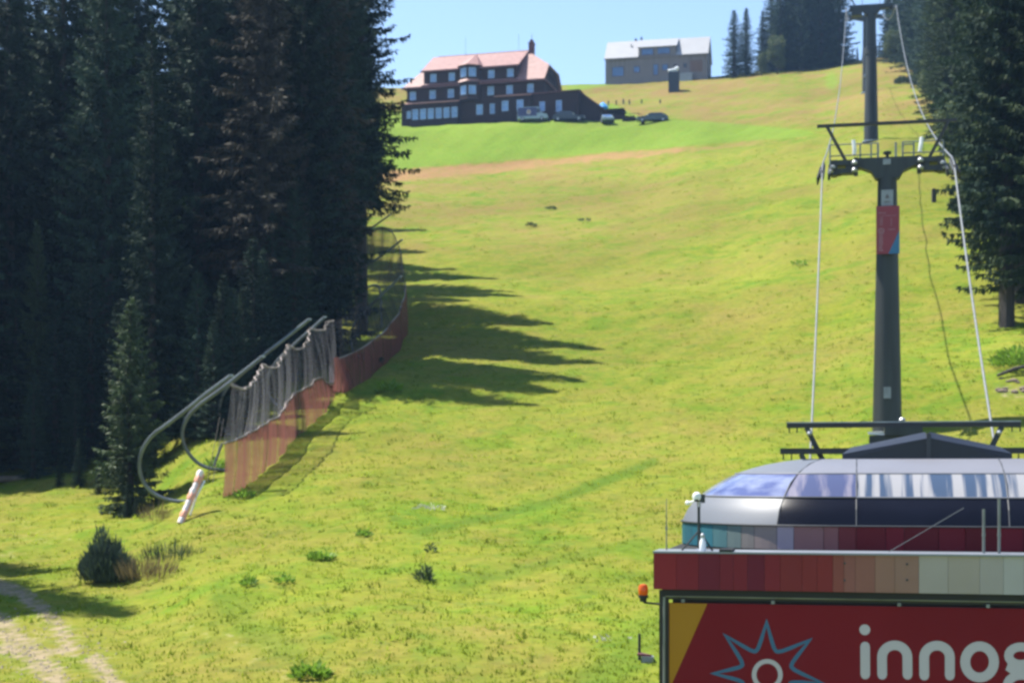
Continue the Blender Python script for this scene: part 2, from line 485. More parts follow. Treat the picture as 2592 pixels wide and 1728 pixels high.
xs = grid_axis([(-1150,-350,80),(-350,-120,23),(-120,-60,3),(-60,-28,.8),(-28,10,.25),(10,46,.4),(46,90,.9),(90,180,4),(180,420,24),(420,1150,73)])
ys = grid_axis([(-1150,-150,100),(-150,10,16),(10,30,1),(30,64,.25),(64,125,.45),(125,345,.8),(345,420,5),(420,1150,73)])
X, Y = np.meshgrid(xs, ys)
Xf, Yf = X.ravel(), Y.ravel()
Zf = ground_np(Xf, Yf)
nx, ny = len(xs), len(ys)
idx = np.arange(nx*ny).reshape(ny, nx)
quads = np.stack([idx[:-1,:-1], idx[:-1,1:], idx[1:,1:], idx[1:,:-1]], -1).reshape(-1, 4)

def np_mesh(name, verts, faces, m, smooth=False):
    me = bpy.data.meshes.new(name)
    n = len(verts); k = faces.shape[1]; nf = len(faces)
    me.vertices.add(n); me.vertices.foreach_set("co", np.ascontiguousarray(verts, np.float32).ravel())
    me.loops.add(nf*k); me.loops.foreach_set("vertex_index", np.ascontiguousarray(faces, np.int32).ravel())
    me.polygons.add(nf)
    me.polygons.foreach_set("loop_start", np.arange(0, nf*k, k, dtype=np.int32))
    me.polygons.foreach_set("loop_total", np.full(nf, k, np.int32))
    me.polygons.foreach_set("use_smooth", np.full(nf, smooth))
    me.update(calc_edges=True)
    me.materials.append(m)
    return me

def ground_material():
    m = bpy.data.materials.new("alpine_meadow"); m.use_nodes = True
    nt = m.node_tree; ns = nt.nodes; ns.clear(); L = nt.links.new
    out = ns.new("ShaderNodeOutputMaterial"); b = ns.new("ShaderNodeBsdfPrincipled"); L(b.outputs[0], out.inputs[0])
    b.inputs['Roughness'].default_value = .9; b.inputs['Specular IOR Level'].default_value = .04
    tc = ns.new("ShaderNodeTexCoord")
    def noise(s, det=4, rough=.6, st=None):
        n = ns.new("ShaderNodeTexNoise"); n.inputs['Scale'].default_value = s; n.inputs['Detail'].default_value = det; n.inputs['Roughness'].default_value = rough
        if st:
            mp = ns.new("ShaderNodeMapping"); mp.inputs['Scale'].default_value = st; L(tc.outputs['Object'], mp.inputs[0]); L(mp.outputs[0], n.inputs['Vector'])
        else: L(tc.outputs['Object'], n.inputs['Vector'])
        return n.outputs[0]
    def rng(x, a, b_, c=0., d=1.):
        r = ns.new("ShaderNodeMapRange"); r.inputs[1].default_value = a; r.inputs[2].default_value = b_; r.inputs[3].default_value = c; r.inputs[4].default_value = d
        L(x, r.inputs[0]); return r.outputs[0]
    def mth(op, a, c):
        n = ns.new("ShaderNodeMath"); n.operation = op
        for i, q in enumerate((a, c)):
            if isinstance(q, (int, float)): n.inputs[i].default_value = q
            else: L(q, n.inputs[i])
        return n.outputs[0]
    def mix(f, a, c, mode='MIX'):
        n = ns.new("ShaderNodeMix"); n.data_type = 'RGBA'; n.blend_type = mode
        if isinstance(f, (int, float)): n.inputs[0].default_value = f
        else: L(f, n.inputs[0])
        for i, q in ((6, a), (7, c)):
            if isinstance(q, tuple): n.inputs[i].default_value = (*q, 1)
            else: L(q, n.inputs[i])
        return n.outputs[2]
    def att(nm):
        a = ns.new("ShaderNodeAttribute"); a.attribute_name = nm; return a.outputs['Fac']
    n_big = noise(.11, 5); n_mid = noise(.6, 5, .65); n_fine = noise(3.2, 5, .7); n_tuft = noise(1.3, 3, .6, (1, 1, 1))
    c = mix(rng(n_big, .32, .68), (.088, .155, .012), (.150, .172, .016))
    c = mix(rng(n_mid, .40, .60, 0, .9), c, (.165, .185, .018))
    c = mix(rng(n_tuft, .54, .68, 0, .7), c, (.070, .140, .013))
    n_spot = noise(.85, 4, .75); n_hum = noise(.28, 5, .7)
    c = mix(rng(n_spot, .58, .70, 0, .65), c, (.066, .118, .013))
    c = mix(rng(n_hum, .54, .66, 0, .5), c, (.190, .195, .030))
    dryf = mth('MULTIPLY', att('dry'), rng(mth('ADD', mth('MULTIPLY', n_mid, .5), mth('MULTIPLY', n_big, .5)), .40, .57, .1, 1.15))
    c = mix(mth('MINIMUM', dryf, 1.0), c, (.185, .130, .046))
    c = mix(mth('MULTIPLY', rng(mth('ADD', att('lawn'), mth('MULTIPLY', mth('SUBTRACT', n_mid, .5), 1.6)), .2, .8), rng(n_tuft, .35, .65, 1.0, .6)), c, (.125, .200, .022))
    c = mix(mth('MULTIPLY', rng(mth('ADD', att('track'), mth('MULTIPLY', mth('SUBTRACT', n_mid, .5), 1.8)), .25, .95), rng(n_tuft, .35, .65, 1.0, .55)), c, (.250, .140, .068))
    c = mix(att('lush'), c, (.068, .125, .014))
    c = mix(rng(mth('ADD', att('dirt'), mth('MULTIPLY', mth('SUBTRACT', n_fine, .5), 2.2)), .45, 1.1), c, (.25, .20, .125))
    n_broad = noise(.045, 3, .5)
    c = mix(1.0, c, rng(n_broad, .35, .65, .90, 1.13), 'MULTIPLY')
    c = mix(1.0, c, rng(n_fine, .30, .70, .80, 1.24), 'MULTIPLY')
    L(c, b.inputs['Base Color'])
    bp = ns.new("ShaderNodeBump"); bp.inputs['Strength'].default_value = .35; bp.inputs['Distance'].default_value = .16
    L(mth('ADD', n_fine, mth('MULTIPLY', n_tuft, .8)), bp.inputs['Height']); L(bp.outputs[0], b.inputs['Normal'])
    return m

M['ground'] = ground_material()
g_me = np_mesh("ground", np.stack([Xf, Yf, Zf], -1), quads, M['ground'], True)
for nm, arr in zip(("dry", "dirt", "lawn", "track", "lush"), masks(Xf, Yf, Zf)):
    a = g_me.attributes.new(nm, 'FLOAT', 'POINT'); a.data.foreach_set("value", arr)
ground_o = tag(link("ground", g_me), "grassy ski slope rising from the station to the ridge", kind="structure")
# ------------------------------------------------------------------ trees
def spruce_meshes(seed, H, RR, h0, m_crown, spacing=.50, droop=.55, spray=1.0, irregular=.25, low_thin=1.0, power=.66):
    """trunk and crown of one spruce: whorls of drooping boughs carrying needle sprays"""
    rs = np.random.RandomState(seed)
    V = []; 
    z = h0
    az = rs.uniform(0, 6.28)
    sector = [rs.uniform(1-irregular, 1+irregular*.6) for _ in range(8)]
    tr = MB()
    tr.tube([(0,0,-.6),(0,0,H*.3),(0,0,H*.7),(0,0,H)], [H*.0125+.07, H*.010+.05, H*.005+.03, .015], 8)
    while z < H-.15:
        t = (z-h0)/(H-h0)
        nb = 7 if t < .75 else 5
        lenbase = RR*((1-t)**power)*(1 if t > .12 else low_thin + (1-low_thin)*t/.12)
        lenbase = max(lenbase, .18)
        for b in range(nb):
            az += 2.399 + rs.uniform(-.25, .25)
            a = az
            r = lenbase*rs.uniform(.68, 1.12)*sector[int((a % 6.283)/6.283*8) % 8]
            if rs.rand() < .06: r *= 1.18
            zz = z + rs.uniform(-.2, .2)
            n = max(5, int(r/.125*spray))
            s = np.linspace(.10, 1.0, n) + rs.uniform(-.03, .03, n)
            rad = r*s
            hz = zz + rs.uniform(.25, .5)*t*r*s - droop*(1-t*.8)*r*(s**1.3)*.62 + .20*r*s**3.2
            ca, sa = math.cos(a), math.sin(a)
            base = np.stack([rad*ca, rad*sa, hz], -1)
            # trunk-side bough
            L0 = (.22+.30*(1-s*.55))*rs.uniform(.75, 1.3, n)*min(1, .45+r*.35)
            for side in (-1, 1, 0, 0):
                if side:
                    ang = a + side*rs.uniform(.55, 1.05, n)
                    dirv = np.stack([np.cos(ang), np.sin(ang), rs.uniform(-.55, .02, n)], -1)
                    L = L0
                else:
                    ang = a + rs.uniform(-.9, .9, n)
                    dirv = np.stack([np.cos(ang)*.35, np.sin(ang)*.35, -rs.uniform(.55, 1.0, n)], -1)
                    L = L0*.95
                dirv /= np.linalg.norm(dirv, axis=1)[:, None]
                rv = rs.normal(size=(n, 3))
                w = np.cross(dirv, rv); w /= np.maximum(np.linalg.norm(w, axis=1), 1e-4)[:, None]
                wd = (rs.uniform(.032, .06, n)*min(1.2, .75+r*.2))[:, None]
                q0 = base; q2 = base + dirv*L[:, None]; mid = base + dirv*(L*.5)[:, None]
                V.append(np.stack([q0, mid+w*wd, q2, mid-w*wd], 1))
        z += spacing*(1-.45*t)*rs.uniform(.8, 1.2)
    # leader
    n = 10
    zz = np.linspace(H-.5, H+.05, n)
    dirv = np.stack([rs.normal(size=n)*.4, rs.normal(size=n)*.4, np.ones(n)*.7], -1)
    q0 = np.stack([np.zeros(n), np.zeros(n), zz], -1)
    w = np.cross(dirv, rs.normal(size=(n, 3)))*.05
    V.append(np.stack([q0, q0+dirv*.12+w, q0+dirv*.25, q0+dirv*.12-w], 1))
    V = np.concatenate(V).reshape(-1, 3)
    Fq = np.arange(len(V)).reshape(-1, 4)
    crown = np_mesh("crown", V, Fq, m_crown)
    # dead stubs on the bare trunk
    zz = 1.5
    while zz < h0:
        a = rs.uniform(0, 6.28); L = rs.uniform(.3, 1.2)
        tr.tube([(0,0,zz),(math.cos(a)*L, math.sin(a)*L, zz-L*.25)], [.03,.008], 4)
        zz += rs.uniform(.4, .9)
    trunk = tr.mesh("trunk", M['bark'], True, recalc=False)
    return trunk, crown

def leafy_meshes(seed, H, RX, m_crown, n=2600, leaf=.16, z0=.25):
    rs = np.random.RandomState(seed)
    cl = []
    for _ in range(16):
        a = rs.uniform(0, 6.28); h = rs.uniform(z0, .92)
        k = math.sin(math.pi*min(1, max(.12, (h-z0*.6)/(1.02-z0*.6))))**.7
        cl.append((math.cos(a)*RX*k*rs.uniform(.2, .8), math.sin(a)*RX*k*rs.uniform(.2, .8), h*H, RX*rs.uniform(.28, .5)))
    V = []
    per = n//len(cl)
    for cx, cy, cz, cr in cl:
        p = rs.normal(size=(per, 3)); p /= np.linalg.norm(p, axis=1)[:, None]
        p = p*(rs.uniform(.45, 1.08, per)[:, None])*cr + np.array([cx, cy, cz])
        a = rs.normal(size=(per, 3)); a /= np.linalg.norm(a, axis=1)[:, None]
        b = np.cross(a, rs.normal(size=(per, 3))); b /= np.linalg.norm(b, axis=1)[:, None]
        L = (leaf*rs.uniform(.7, 1.4, per))[:, None]
        V.append(np.stack([p-a*L, p+b*L*.5, p+a*L, p-b*L*.5], 1))
    V = np.concatenate(V).reshape(-1, 3)
    crown = np_mesh("crown", V, np.arange(len(V)).reshape(-1, 4), m_crown)
    t = MB(); t.tube([(0,0,-.4),(.05,0,H*.35),(0,.05,H*.8)], [.05+H*.012, .04+H*.008, .02], 7)
    for cx, cy, cz, cr in cl[:6]:
        t.tube([(.03,0,cz*.55),(cx*.5,cy*.5,cz*.8),(cx,cy,cz)], [.03+H*.004,.025,.01], 5)
    return t.mesh("trunk", M['bark'], True, recalc=False), crown

V_DENSE = [spruce_meshes(11, 27, 3.3, 1.6, M['needles'], droop=.62),
           spruce_meshes(12, 26, 2.9, 2.5, M['needles'], droop=.75),
           spruce_meshes(13, 28, 3.5, 3.5, M['needles'], droop=.5, irregular=.35)]
V_BARE = [spruce_meshes(21, 27, 3.6, 8.0, M['needles'], droop=.8, low_thin=.7, irregular=.35),
          spruce_meshes(22, 28, 3.2, 7.5, M['needles'], droop=.7, low_thin=.6)]
V_RIGHT = [spruce_meshes(71, 27, 3.4, 2.6, M['needles_right'], droop=.6, irregular=.35),
           spruce_meshes(72, 26, 3.0, 3.2, M['needles_right'], droop=.7, irregular=.3),
           spruce_meshes(73, 28, 3.5, 3.0, M['needles_right'], droop=.5, irregular=.4)]
V_RIGHT_BARE = spruce_meshes(74, 28, 3.8, 5.0, M['needles'], droop=.7, low_thin=.6, irregular=.3)
V_BROWN = spruce_meshes(31, 26, 2.6, 6.0, M['needles_brown'], spacing=.5, droop=.8, irregular=.4)
V_LIGHT = spruce_meshes(41, 12, 2.1, .5, M['needles_light'], spacing=.34, droop=.55, irregular=.3)
V_RIDGE = [spruce_meshes(51, 18, 2.7, .8, M['needles'], spacing=.45, droop=.5, spray=.8),
           spruce_meshes(52, 16, 2.0, .6, M['needles'], spacing=.45, droop=.6, spray=.8)]
V_LEAFY = leafy_meshes(61, 6, 2.2, M['leaves'])

def tree(name, meshes, u, d, H, label, cat, group=None, rz=None, wide=1.0, dz=0.0, baseH=None):
    x = (u-1296)/F*d
    random.seed(int(u*7+d*13))
    root = thing(name, label, cat, (x, d, ground(x, d)-.05+dz), random.uniform(0, 6.28) if rz is None else rz, group)
    trk = link("trunk", meshes[0], root); crw = link("crown", meshes[1], root)
    h0 = max(v.co.z for v in meshes[0].vertices) if baseH is None else baseH
    s = H/h0
    root.scale = (s*wide, s*wide, s)
    return root

HB = {}
def hb(ms):
    k = ms[1].name
    if k not in HB:
        co = np.empty(len(ms[1].vertices)*3, np.float32); ms[1].vertices.foreach_get("co", co); HB[k] = float(co[2::3].max())
    return HB[k]
def T(name, ms, u, d, H, label, cat, **kw): return tree(name, ms, u, d, H, label, cat, baseH=hb(ms), **kw)

ORD = ['first','second','third','fourth','fifth','sixth','seventh','eighth','ninth','tenth','eleventh','twelfth','thirteenth','fourteenth','fifteenth','sixteenth','seventeenth','eighteenth','nineteenth','twentieth'] + ['twenty-'+q for q in ('first','second','third','fourth','fifth','sixth','seventh','eighth','ninth')] + ['thirtieth'] + ['thirty-'+q for q in ('first','second','third','fourth','fifth','sixth','seventh','eighth','ninth')]
LFOREST = 'spruces of the dark forest left of the slope'
LAB_F = 'tall dark spruce inside the dense forest on the left of the slope'
# trees one can single out along the edge
T('spruce_tree', V_LIGHT, 330, 63, 8.8, 'small light green spruce in front of the dark forest, beside the lowest bent net pole', 'spruce tree', rz=.4, wide=1.05)
T('spruce_tree', V_DENSE[1], 385, 71, 20.0, 'slender spruce rising right behind the small light green one', 'spruce tree', rz=2.2, wide=.85)
T('spruce_tree', V_LIGHT, 95, 77, 12.0, 'slim spruce with bright lit edge at the far left end of the forest', 'spruce tree', rz=4.0, wide=.6)
T('spruce_tree', V_BROWN, 668, 79.5, 26.0, 'spruce with rust brown needles in the forest, left above the grey net', 'spruce tree', rz=1.0, wide=1.2)
T('spruce_tree', V_BROWN, 822, 84.5, 26.0, 'spruce with rust brown needles in the forest above the shaded net', 'spruce tree', rz=3.0, wide=1.15)
T('spruce_tree', V_BARE[0], 915, 96, 27.5, 'ragged edge spruce with drooping boughs next to the sky, nearest to the brown hotel', 'spruce tree', rz=1.0)
T('spruce_tree', V_BARE[1], 848, 92, 29.0, 'bare stemmed spruce whose pale trunk shows above the far net', 'spruce tree', rz=.3)
T('spruce_tree', V_BARE[1], 762, 87, 27.0, 'bare stemmed spruce with thin trunk showing left of the pale trunked one', 'spruce tree', rz=2.9, wide=.9)
front = [(-95,80,26,0),(20,79,26,1),(55,84,29,2),(160,82,27,0),(215,84,28,1),(270,79,25,2),(310,86,28,0),(450,86,27,1),(505,83,26,0),(560,88,28,2),(610,86,26,1),(655,93,28,0),
         (860,113,24,1),(905,121,21,0),(800,103,27,2),(720,83,22,1),(770,82,25,0),(838,99,25,2),(880,103,25,1),(890,110,23,0),(850,121,24,2),(660,80,15,0),(745,79,10,1),(810,84,11,0),(858,91,11,2),(895,99,10,0),(872,108,12,1),(850,115,14,0),(742,84.5,26,2),(795,92,26,1),(835,94,25,0)]
rs_f = random.Random(9)
front += [(-150,75,26,1),(-240,79,27,0),(-210,86,27,2),(-330,76,26,1),(-300,84,27,0),(-400,80,26,2),(-30,86,27,2),(130,90,27,0),(250,88,26,1),(350,92,27,2)]
spots = list(front)
pts = [((u-1296)/F*d, d) for u, d, _, _ in front]
tries = 0
while len(spots) < 62 and tries < 6000:
    tries += 1
    d = rs_f.uniform(88, 150); u = rs_f.uniform(-420, 880 if d < 128 else 800)
    x = (u-1296)/F*d
    if all((x-a)**2+(d-b)**2 > 3.6**2 for a, b in pts):
        pts.append((x, d)); spots.append((u, d, rs_f.uniform(23, 28) if u < 760 else rs_f.uniform(20, 24), rs_f.randrange(3)))
front_u = sorted(q[0] for q in front if -60 < q[0] < 1000)
for u, d, H, k in spots:
    lab_ = LAB_F if u not in front_u else 'dark spruce in the front of the left forest, ' + ORD[front_u.index(u)] + ' from its left end'
    edge_ = u > 825 and d > 90
    if edge_ and H < 20: continue
    T('spruce_tree', V_BARE[k % 2] if edge_ else V_DENSE[k], u, d, H, lab_, 'spruce tree', group=LFOREST, wide=.95 if edge_ else rs_f.uniform(1.05, 1.3))
# forest margin outside the frame that throws its shade over the path
for x, y, H, k in ((-21.8,47.2,23,0),(-26.0,54.6,24,1),(-24.2,50.0,20,2),(-31.5,47.5,23,2),(-33,56,25,0),(-37,50,24,1)):
    T('spruce_tree', V_DENSE[k], 1296+x/y*F, y, H, 'spruce at the forest margin left of the dirt path', 'spruce tree', group='spruces left of the dirt path', wide=1.45)

# young trees under the forest edge
LAB_S = 'knee high spruce sapling at the shaded foot of the forest'
for u, d, H in ((322,61,1.5),(345,60.5,.9),(250,68,1.6),(150,71,1.4),(452,73,3.2),(40,77,9),(140,75.5,8),(230,76,10),(-60,76,9),(300,74.5,7.5),(85,74,5),(190,73.5,4.5),(360,70,5),(-130,73,7),(590,70,6.5),(640,75,8),(540,68.5,5.2),(690,79,8.5),(500,70,7.5),(615,73,6),(565,71,7),(730,83,8),(780,87,8),(815,93,5),(665,77,7),(700,82,3.0),(770,84,2.4),(610,79,3.4),(200,70,2.2)):
    T('spruce_sapling', V_RIDGE[1], u, d, H, 'young spruce in the shade at the foot of the left forest behind the nets', 'sapling', group='young spruces under the left forest', wide=1.5)

# right side
RF = 'spruces of the forest right of the lift'
LAB_R = 'dark green spruce in the forest edge right of the lift line'
T('spruce_tree', V_RIGHT_BARE, 2548, 80, 29.0, 'big spruce with bare grey trunk at the right, in front of the right forest', 'spruce tree', rz=2.0, wide=.95)
right_row = ((2625,79,28,0,1.1),(2590,86,28,2,1.15),(2535,95,27,1,.95),(2575,98,28,2,1.0),(2535,113,25,0,.95),(2530,118,27,1,1),(2475,132,26,2,1.1),(2600,125,27,0,1),(2412,150,24,1,1.2),
                      (2470,156,24,0,1),(2540,153,25,2,1),(2385,172,20,0,1.2),(2440,178,23,1,1.3),(2372,196,19,2,1.3),(2420,205,21,0,1.3),(2720,90,27,1,1),(2680,110,27,2,1))
right_d = sorted(q[1] for q in right_row if q[0] < 2610)
for u, d, H, k, w in right_row:
    lab_ = 'dark spruce of the right forest edge, ' + ORD[right_d.index(d)] + ' going uphill' if u < 2610 else 'dark spruce of the right forest, beyond the big bare trunked one'
    T('spruce_tree', V_RIGHT[k], u, d, H, lab_, 'spruce tree', group=RF, wide=w)
T('leafy_tree', V_LEAFY, 2405, 140, 6.5, 'light green leafy tree under the right forest edge, beside the thick lift rope', 'leafy tree', rz=.5)
T('leafy_tree', V_LEAFY, 2375, 190, 7.0, 'pale leafy tree above the other one at the top of the right forest edge', 'leafy tree', rz=2.5)
T('leafy_tree', V_LEAFY, 2470, 108, 5.0, 'small leafy tree at the foot of the right forest, nearest the dark post', 'leafy tree', rz=1.5, wide=1.1)
# ridge
RG = 'spruces on the skyline between the grey house and the lift'
LAB_G = 'dark spruce in the tall clump on the skyline left of the far lift towers'
T('spruce_tree', V_RIDGE[1], 1858, 292, 12.6, 'left one of the two separate spruces on the skyline beside the grey house', 'spruce tree', rz=.4, wide=1.75)
T('spruce_tree', V_RIDGE[1], 1889, 294, 12.6, 'spiky topped right one of the two separate skyline spruces beside the grey house', 'spruce tree', rz=2.4, wide=1.6)
ridge_row = ((1930,296,11.5,1),(1952,298,16,0),(1976,294,19,0),(2003,297,21,1),(2028,293,21,0),(2052,296,22,1),(2078,294,22,0),(2104,297,22,1),(2125,293,19,0),(1990,302,20,1),(2042,302,22,0),(2092,304,23,1))
ridge_u = sorted(q[0] for q in ridge_row)
for u, d, H, k in ridge_row:
    T('spruce_tree', V_RIDGE[k], u, d, H, 'dark spruce in the tall skyline clump, ' + ORD[ridge_u.index(u)] + ' from its left end', 'spruce tree', group=RG, wide=rs_f.uniform(1.25, 1.6))
T('leafy_tree', V_LEAFY, 1928, 286, 4.6, 'grey green leafy tree at the left foot of the skyline clump', 'leafy tree', rz=.9, wide=.8)
T('leafy_tree', V_LEAFY, 1968, 287, 7.5, 'taller leafy tree leaning on the skyline clump of spruces', 'leafy tree', rz=1.9, wide=.85)
for u, d, H in ((2158,300,2.0),(2170,301,2.8),(2184,300,2.0),(2226,299,3.2)):
    T('spruce_sapling', V_RIDGE[1], u, d, H, 'small young spruce on the skyline beside the far lift towers', 'sapling', group='young spruces on the skyline gap', wide=1.3)
LAB_K = 'dark spruce on the skyline just right of the far lift towers'
skr_row = ((2246,296,13,1),(2290,282,21,0),(2262,300,18,1),(2318,262,20,0),(2340,240,19,1),(2362,226,20,0),(2310,286,20,1))
skr_u = sorted(q[0] for q in skr_row)
for u, d, H, k in skr_row:
    T('spruce_tree', V_RIDGE[k], u, d, H, 'dark skyline spruce right of the far lift towers, ' + ORD[skr_u.index(u)] + ' from the towers', 'spruce tree', group='spruces right of the far lift towers', wide=1.45)
T('leafy_tree', V_LEAFY, 2266, 278, 6.4, 'bright leafy tree on the skyline just right of the tallest lift tower', 'leafy tree', rz=2.2)
# tree top peeping over the grey house
T('spruce_tree', V_RIDGE[1], 1624, 331, 0.1+((HZ-93)/F*331-ground((1624-1296)/F*331, 331)), 'lone spruce whose tip peeps over the ridge of the grey house', 'spruce tree', rz=.3)

# ------------------------------------------------------------------ low vegetation
def leaf_clump(seed, n, rx, ry, h, L, W, up=.5):
    """upright broad leaves / stalks fanning out from the ground"""
    rs = np.random.RandomState(seed)
    a = rs.uniform(0, 6.28, n); r = np.sqrt(rs.uniform(0, 1, n))
    p = np.stack([np.cos(a)*r*rx, np.sin(a)*r*ry, np.zeros(n)], -1)
    p[:, 2] = rs.uniform(0, 1, n)**1.2*h*(1-.6*r**2) - .02
    dirv = np.stack([np.cos(a)*(.2+r), np.sin(a)*(.2+r), np.full(n, up*2)], -1) + rs.normal(size=(n, 3))*.35
    dirv /= np.linalg.norm(dirv, axis=1)[:, None]
    LL = (L*rs.uniform(.6, 1.3, n))[:, None]
    w = np.cross(dirv, rs.normal(size=(n, 3))); w /= np.linalg.norm(w, axis=1)[:, None]
    WW = (W*rs.uniform(.6, 1.2, n))[:, None]
    V = np.stack([p, p+dirv*LL*.5+w*WW, p+dirv*LL, p+dirv*LL*.5-w*WW], 1).reshape(-1, 3)
    return V
def clump(name, label, cat, u, v, m, seed, n, rx, ry, h, L, W, up=.5, group=None):
    p = on_ground(u, v)
    V = leaf_clump(seed, n, rx, ry, h, L, W, up)
    o = link(name, np_mesh(name, V, np.arange(len(V)).reshape(-1, 4), m))
    o.location = p
    return tag(o, label, cat, group, 'stuff' if name == 'flower_patch' else None)

_bv = [leaf_clump(1, 1700, .64, .55, .95, .34, .028, 1.1)] + [leaf_clump(90+i, n_, r_, r_, h_, .36, .026, 1.5) + np.array([x_, y_, 0]) for i, (x_, y_, r_, h_, n_) in enumerate(((-.22,0,.26,1.45,700),(.2,.1,.3,1.15,600),(-.5,.1,.25,.8,350),(.55,0,.3,.7,350),(-.02,-.2,.2,1.6,260)))]
_bv = np.concatenate(_bv)
o = link('bush', np_mesh('bush', _bv, np.arange(len(_bv)).reshape(-1, 4), M['bush'])); o.location = on_ground(268, 1474)
tag(o, 'dense dark round bush on the grass beside the shadowed dirt path', 'bush')
clump('dry_grass_clump', 'tall dry grass clump growing right of the dark round bush', 'grass clump', 372, 1474, M['dryplant'], 2, 420, .8, .6, .5, .5, .012, 1.4)
clump('dry_grass_clump', 'thin grass clump above the dry one, uphill right of the dark bush', 'grass clump', 430, 1425, M['weed_dark'], 3, 260, .9, .5, .4, .4, .014, 1.3)
clump('dry_grass_clump', 'reddish stalks at the foot of the orange and white pole', 'grass clump', 392, 1325, M['dryplant'], 4, 160, .5, .5, .4, .5, .012, 1.6)
for k, (u, v, m, n, rx, h, L, W, lab) in enumerate((
    (812, 1418, 'weed', 90, .32, .18, .26, .07, 'bright broad leaved weed on the meadow, uphill of the other bright ones'),
    (920, 1358, 'weed', 40, .2, .15, .22, .06, 'small bright weed highest up on the open meadow below the shadows'),
    (788, 1712, 'weed', 120, .36, .22, .28, .08, 'big bright leafy weed at the bottom edge of the picture'),
    (1074, 1474, 'weed_dark', 150, .16, .42, .22, .022, 'dark thistle standing alone in the middle of the meadow'),
    (1090, 1400, 'weed_dark', 60, .14, .22, .16, .02, 'faint dark weed just uphill of the dark thistle'),
    (632, 1482, 'weed', 40, .16, .2, .24, .05, 'narrow bright weed left among the two weeds of the lower meadow'),
    (715, 1475, 'weed', 50, .26, .15, .2, .05, 'low spreading weed between the narrow one and the bright broad ones'),
    (985, 995, 'weed', 60, .5, .4, .4, .1, 'green weed in the light at the lower edge of the forest shadow'),
    (1395, 530, 'leaves', 70, .45, .2, .3, .07, 'low tuft on the dry upper slope, uppermost of three'),
    (1345, 573, 'leaves', 60, .4, .2, .3, .07, 'low tuft on the dry upper slope, leftmost of three'),
    (1480, 560, 'leaves', 35, .5, .2, .35, .07, 'low tuft on the dry upper slope, rightmost of three'),
    (2025, 672, 'weed', 45, .5, .3, .3, .06, 'pale weed beside the left rope below the far cross arm'),
    (620, 1262, 'weed', 40, .3, .25, .3, .07, 'bright weed in the shadow in front of the red net'),
    (545, 1190, 'weed', 70, .4, .4, .4, .06, 'light green weeds behind the near end of the red net'))):
    f_ = 2 if m == 'weed' and v > 1000 else 1
    clump('weed_clump', lab, 'weed', u, v, M[m], 20+k, n*f_, rx, rx*.8, h, L/(1.35 if f_ == 2 else 1), W/(1.7 if f_ == 2 else 1))
clump('flower_patch', 'pale seed heads scattered in a short row on the sunny meadow', 'flower patch', 1085, 1290, M['white_flower'], 50, 60, .55, .3, .25, .10, .05, .8)
clump('flower_patch', 'pale flowers in the grass beside the small dark bollard', 'flower patch', 1545, 1628, M['white_flower'], 51, 26, .5, .3, .2, .08, .04, .8)
clump('bush', 'light green bush under the right forest above the stones', 'bush', 2578, 930, M['weed'], 52, 900, 1.1, .9, .8, .28, .05, .6)
clump('bush', 'low dark bush on the upper slope beside the thick rope', 'bush', 2292, 212, M['bush'], 53, 300, 1.5, 1.2, .8, .6, .15, .6)

# grass: too many blades to count
def grass(n=24000):
    rs = np.random.RandomState(3)
    y = 32 + (rs.uniform(0, 1, n)**1.5)*70
    u = rs.uniform(-60, 2640, n)
    x = (u-1296)/F*y
    z = ground_np(x, y)
    mk = masks(x, y, z)
    keep = rs.uniform(0, 1, n) > mk[1]*1.6
    x, y, z = x[keep], y[keep], z[keep]; n = len(x)
    V = []
    hh = rs.uniform(.04, .11, n)*(1+.8*(rs.uniform(0, 1, n) > .94))
    for k in range(3):
        a = rs.uniform(0, 6.28, n); lean = rs.uniform(.1, .9, n)
        ox = rs.normal(size=n)*.07; oy = rs.normal(size=n)*.07
        w = rs.uniform(.012, .03, n)
        b = np.stack([x+ox, y+oy, z-.02], -1)
        t = b + np.stack([np.cos(a)*lean*hh, np.sin(a)*lean*hh, hh], -1)
        sd = np.stack([np.cos(a+1.57)*w, np.sin(a+1.57)*w, np.zeros(n)], -1)
        V.append(np.stack([b-sd, b+sd, t], 1))
    V = np.concatenate(V).reshape(-1, 3)
    m = mat('grass_blades', (.18, .235, .020), .9, .35, .6, trans=.7, spec=.1)
    o = link('meadow_grass', np_mesh('meadow_grass', V, np.arange(len(V)).reshape(-1, 3), m))
    return tag(o, 'short meadow grass on the lower slope', 'grass', kind='stuff')
grass()
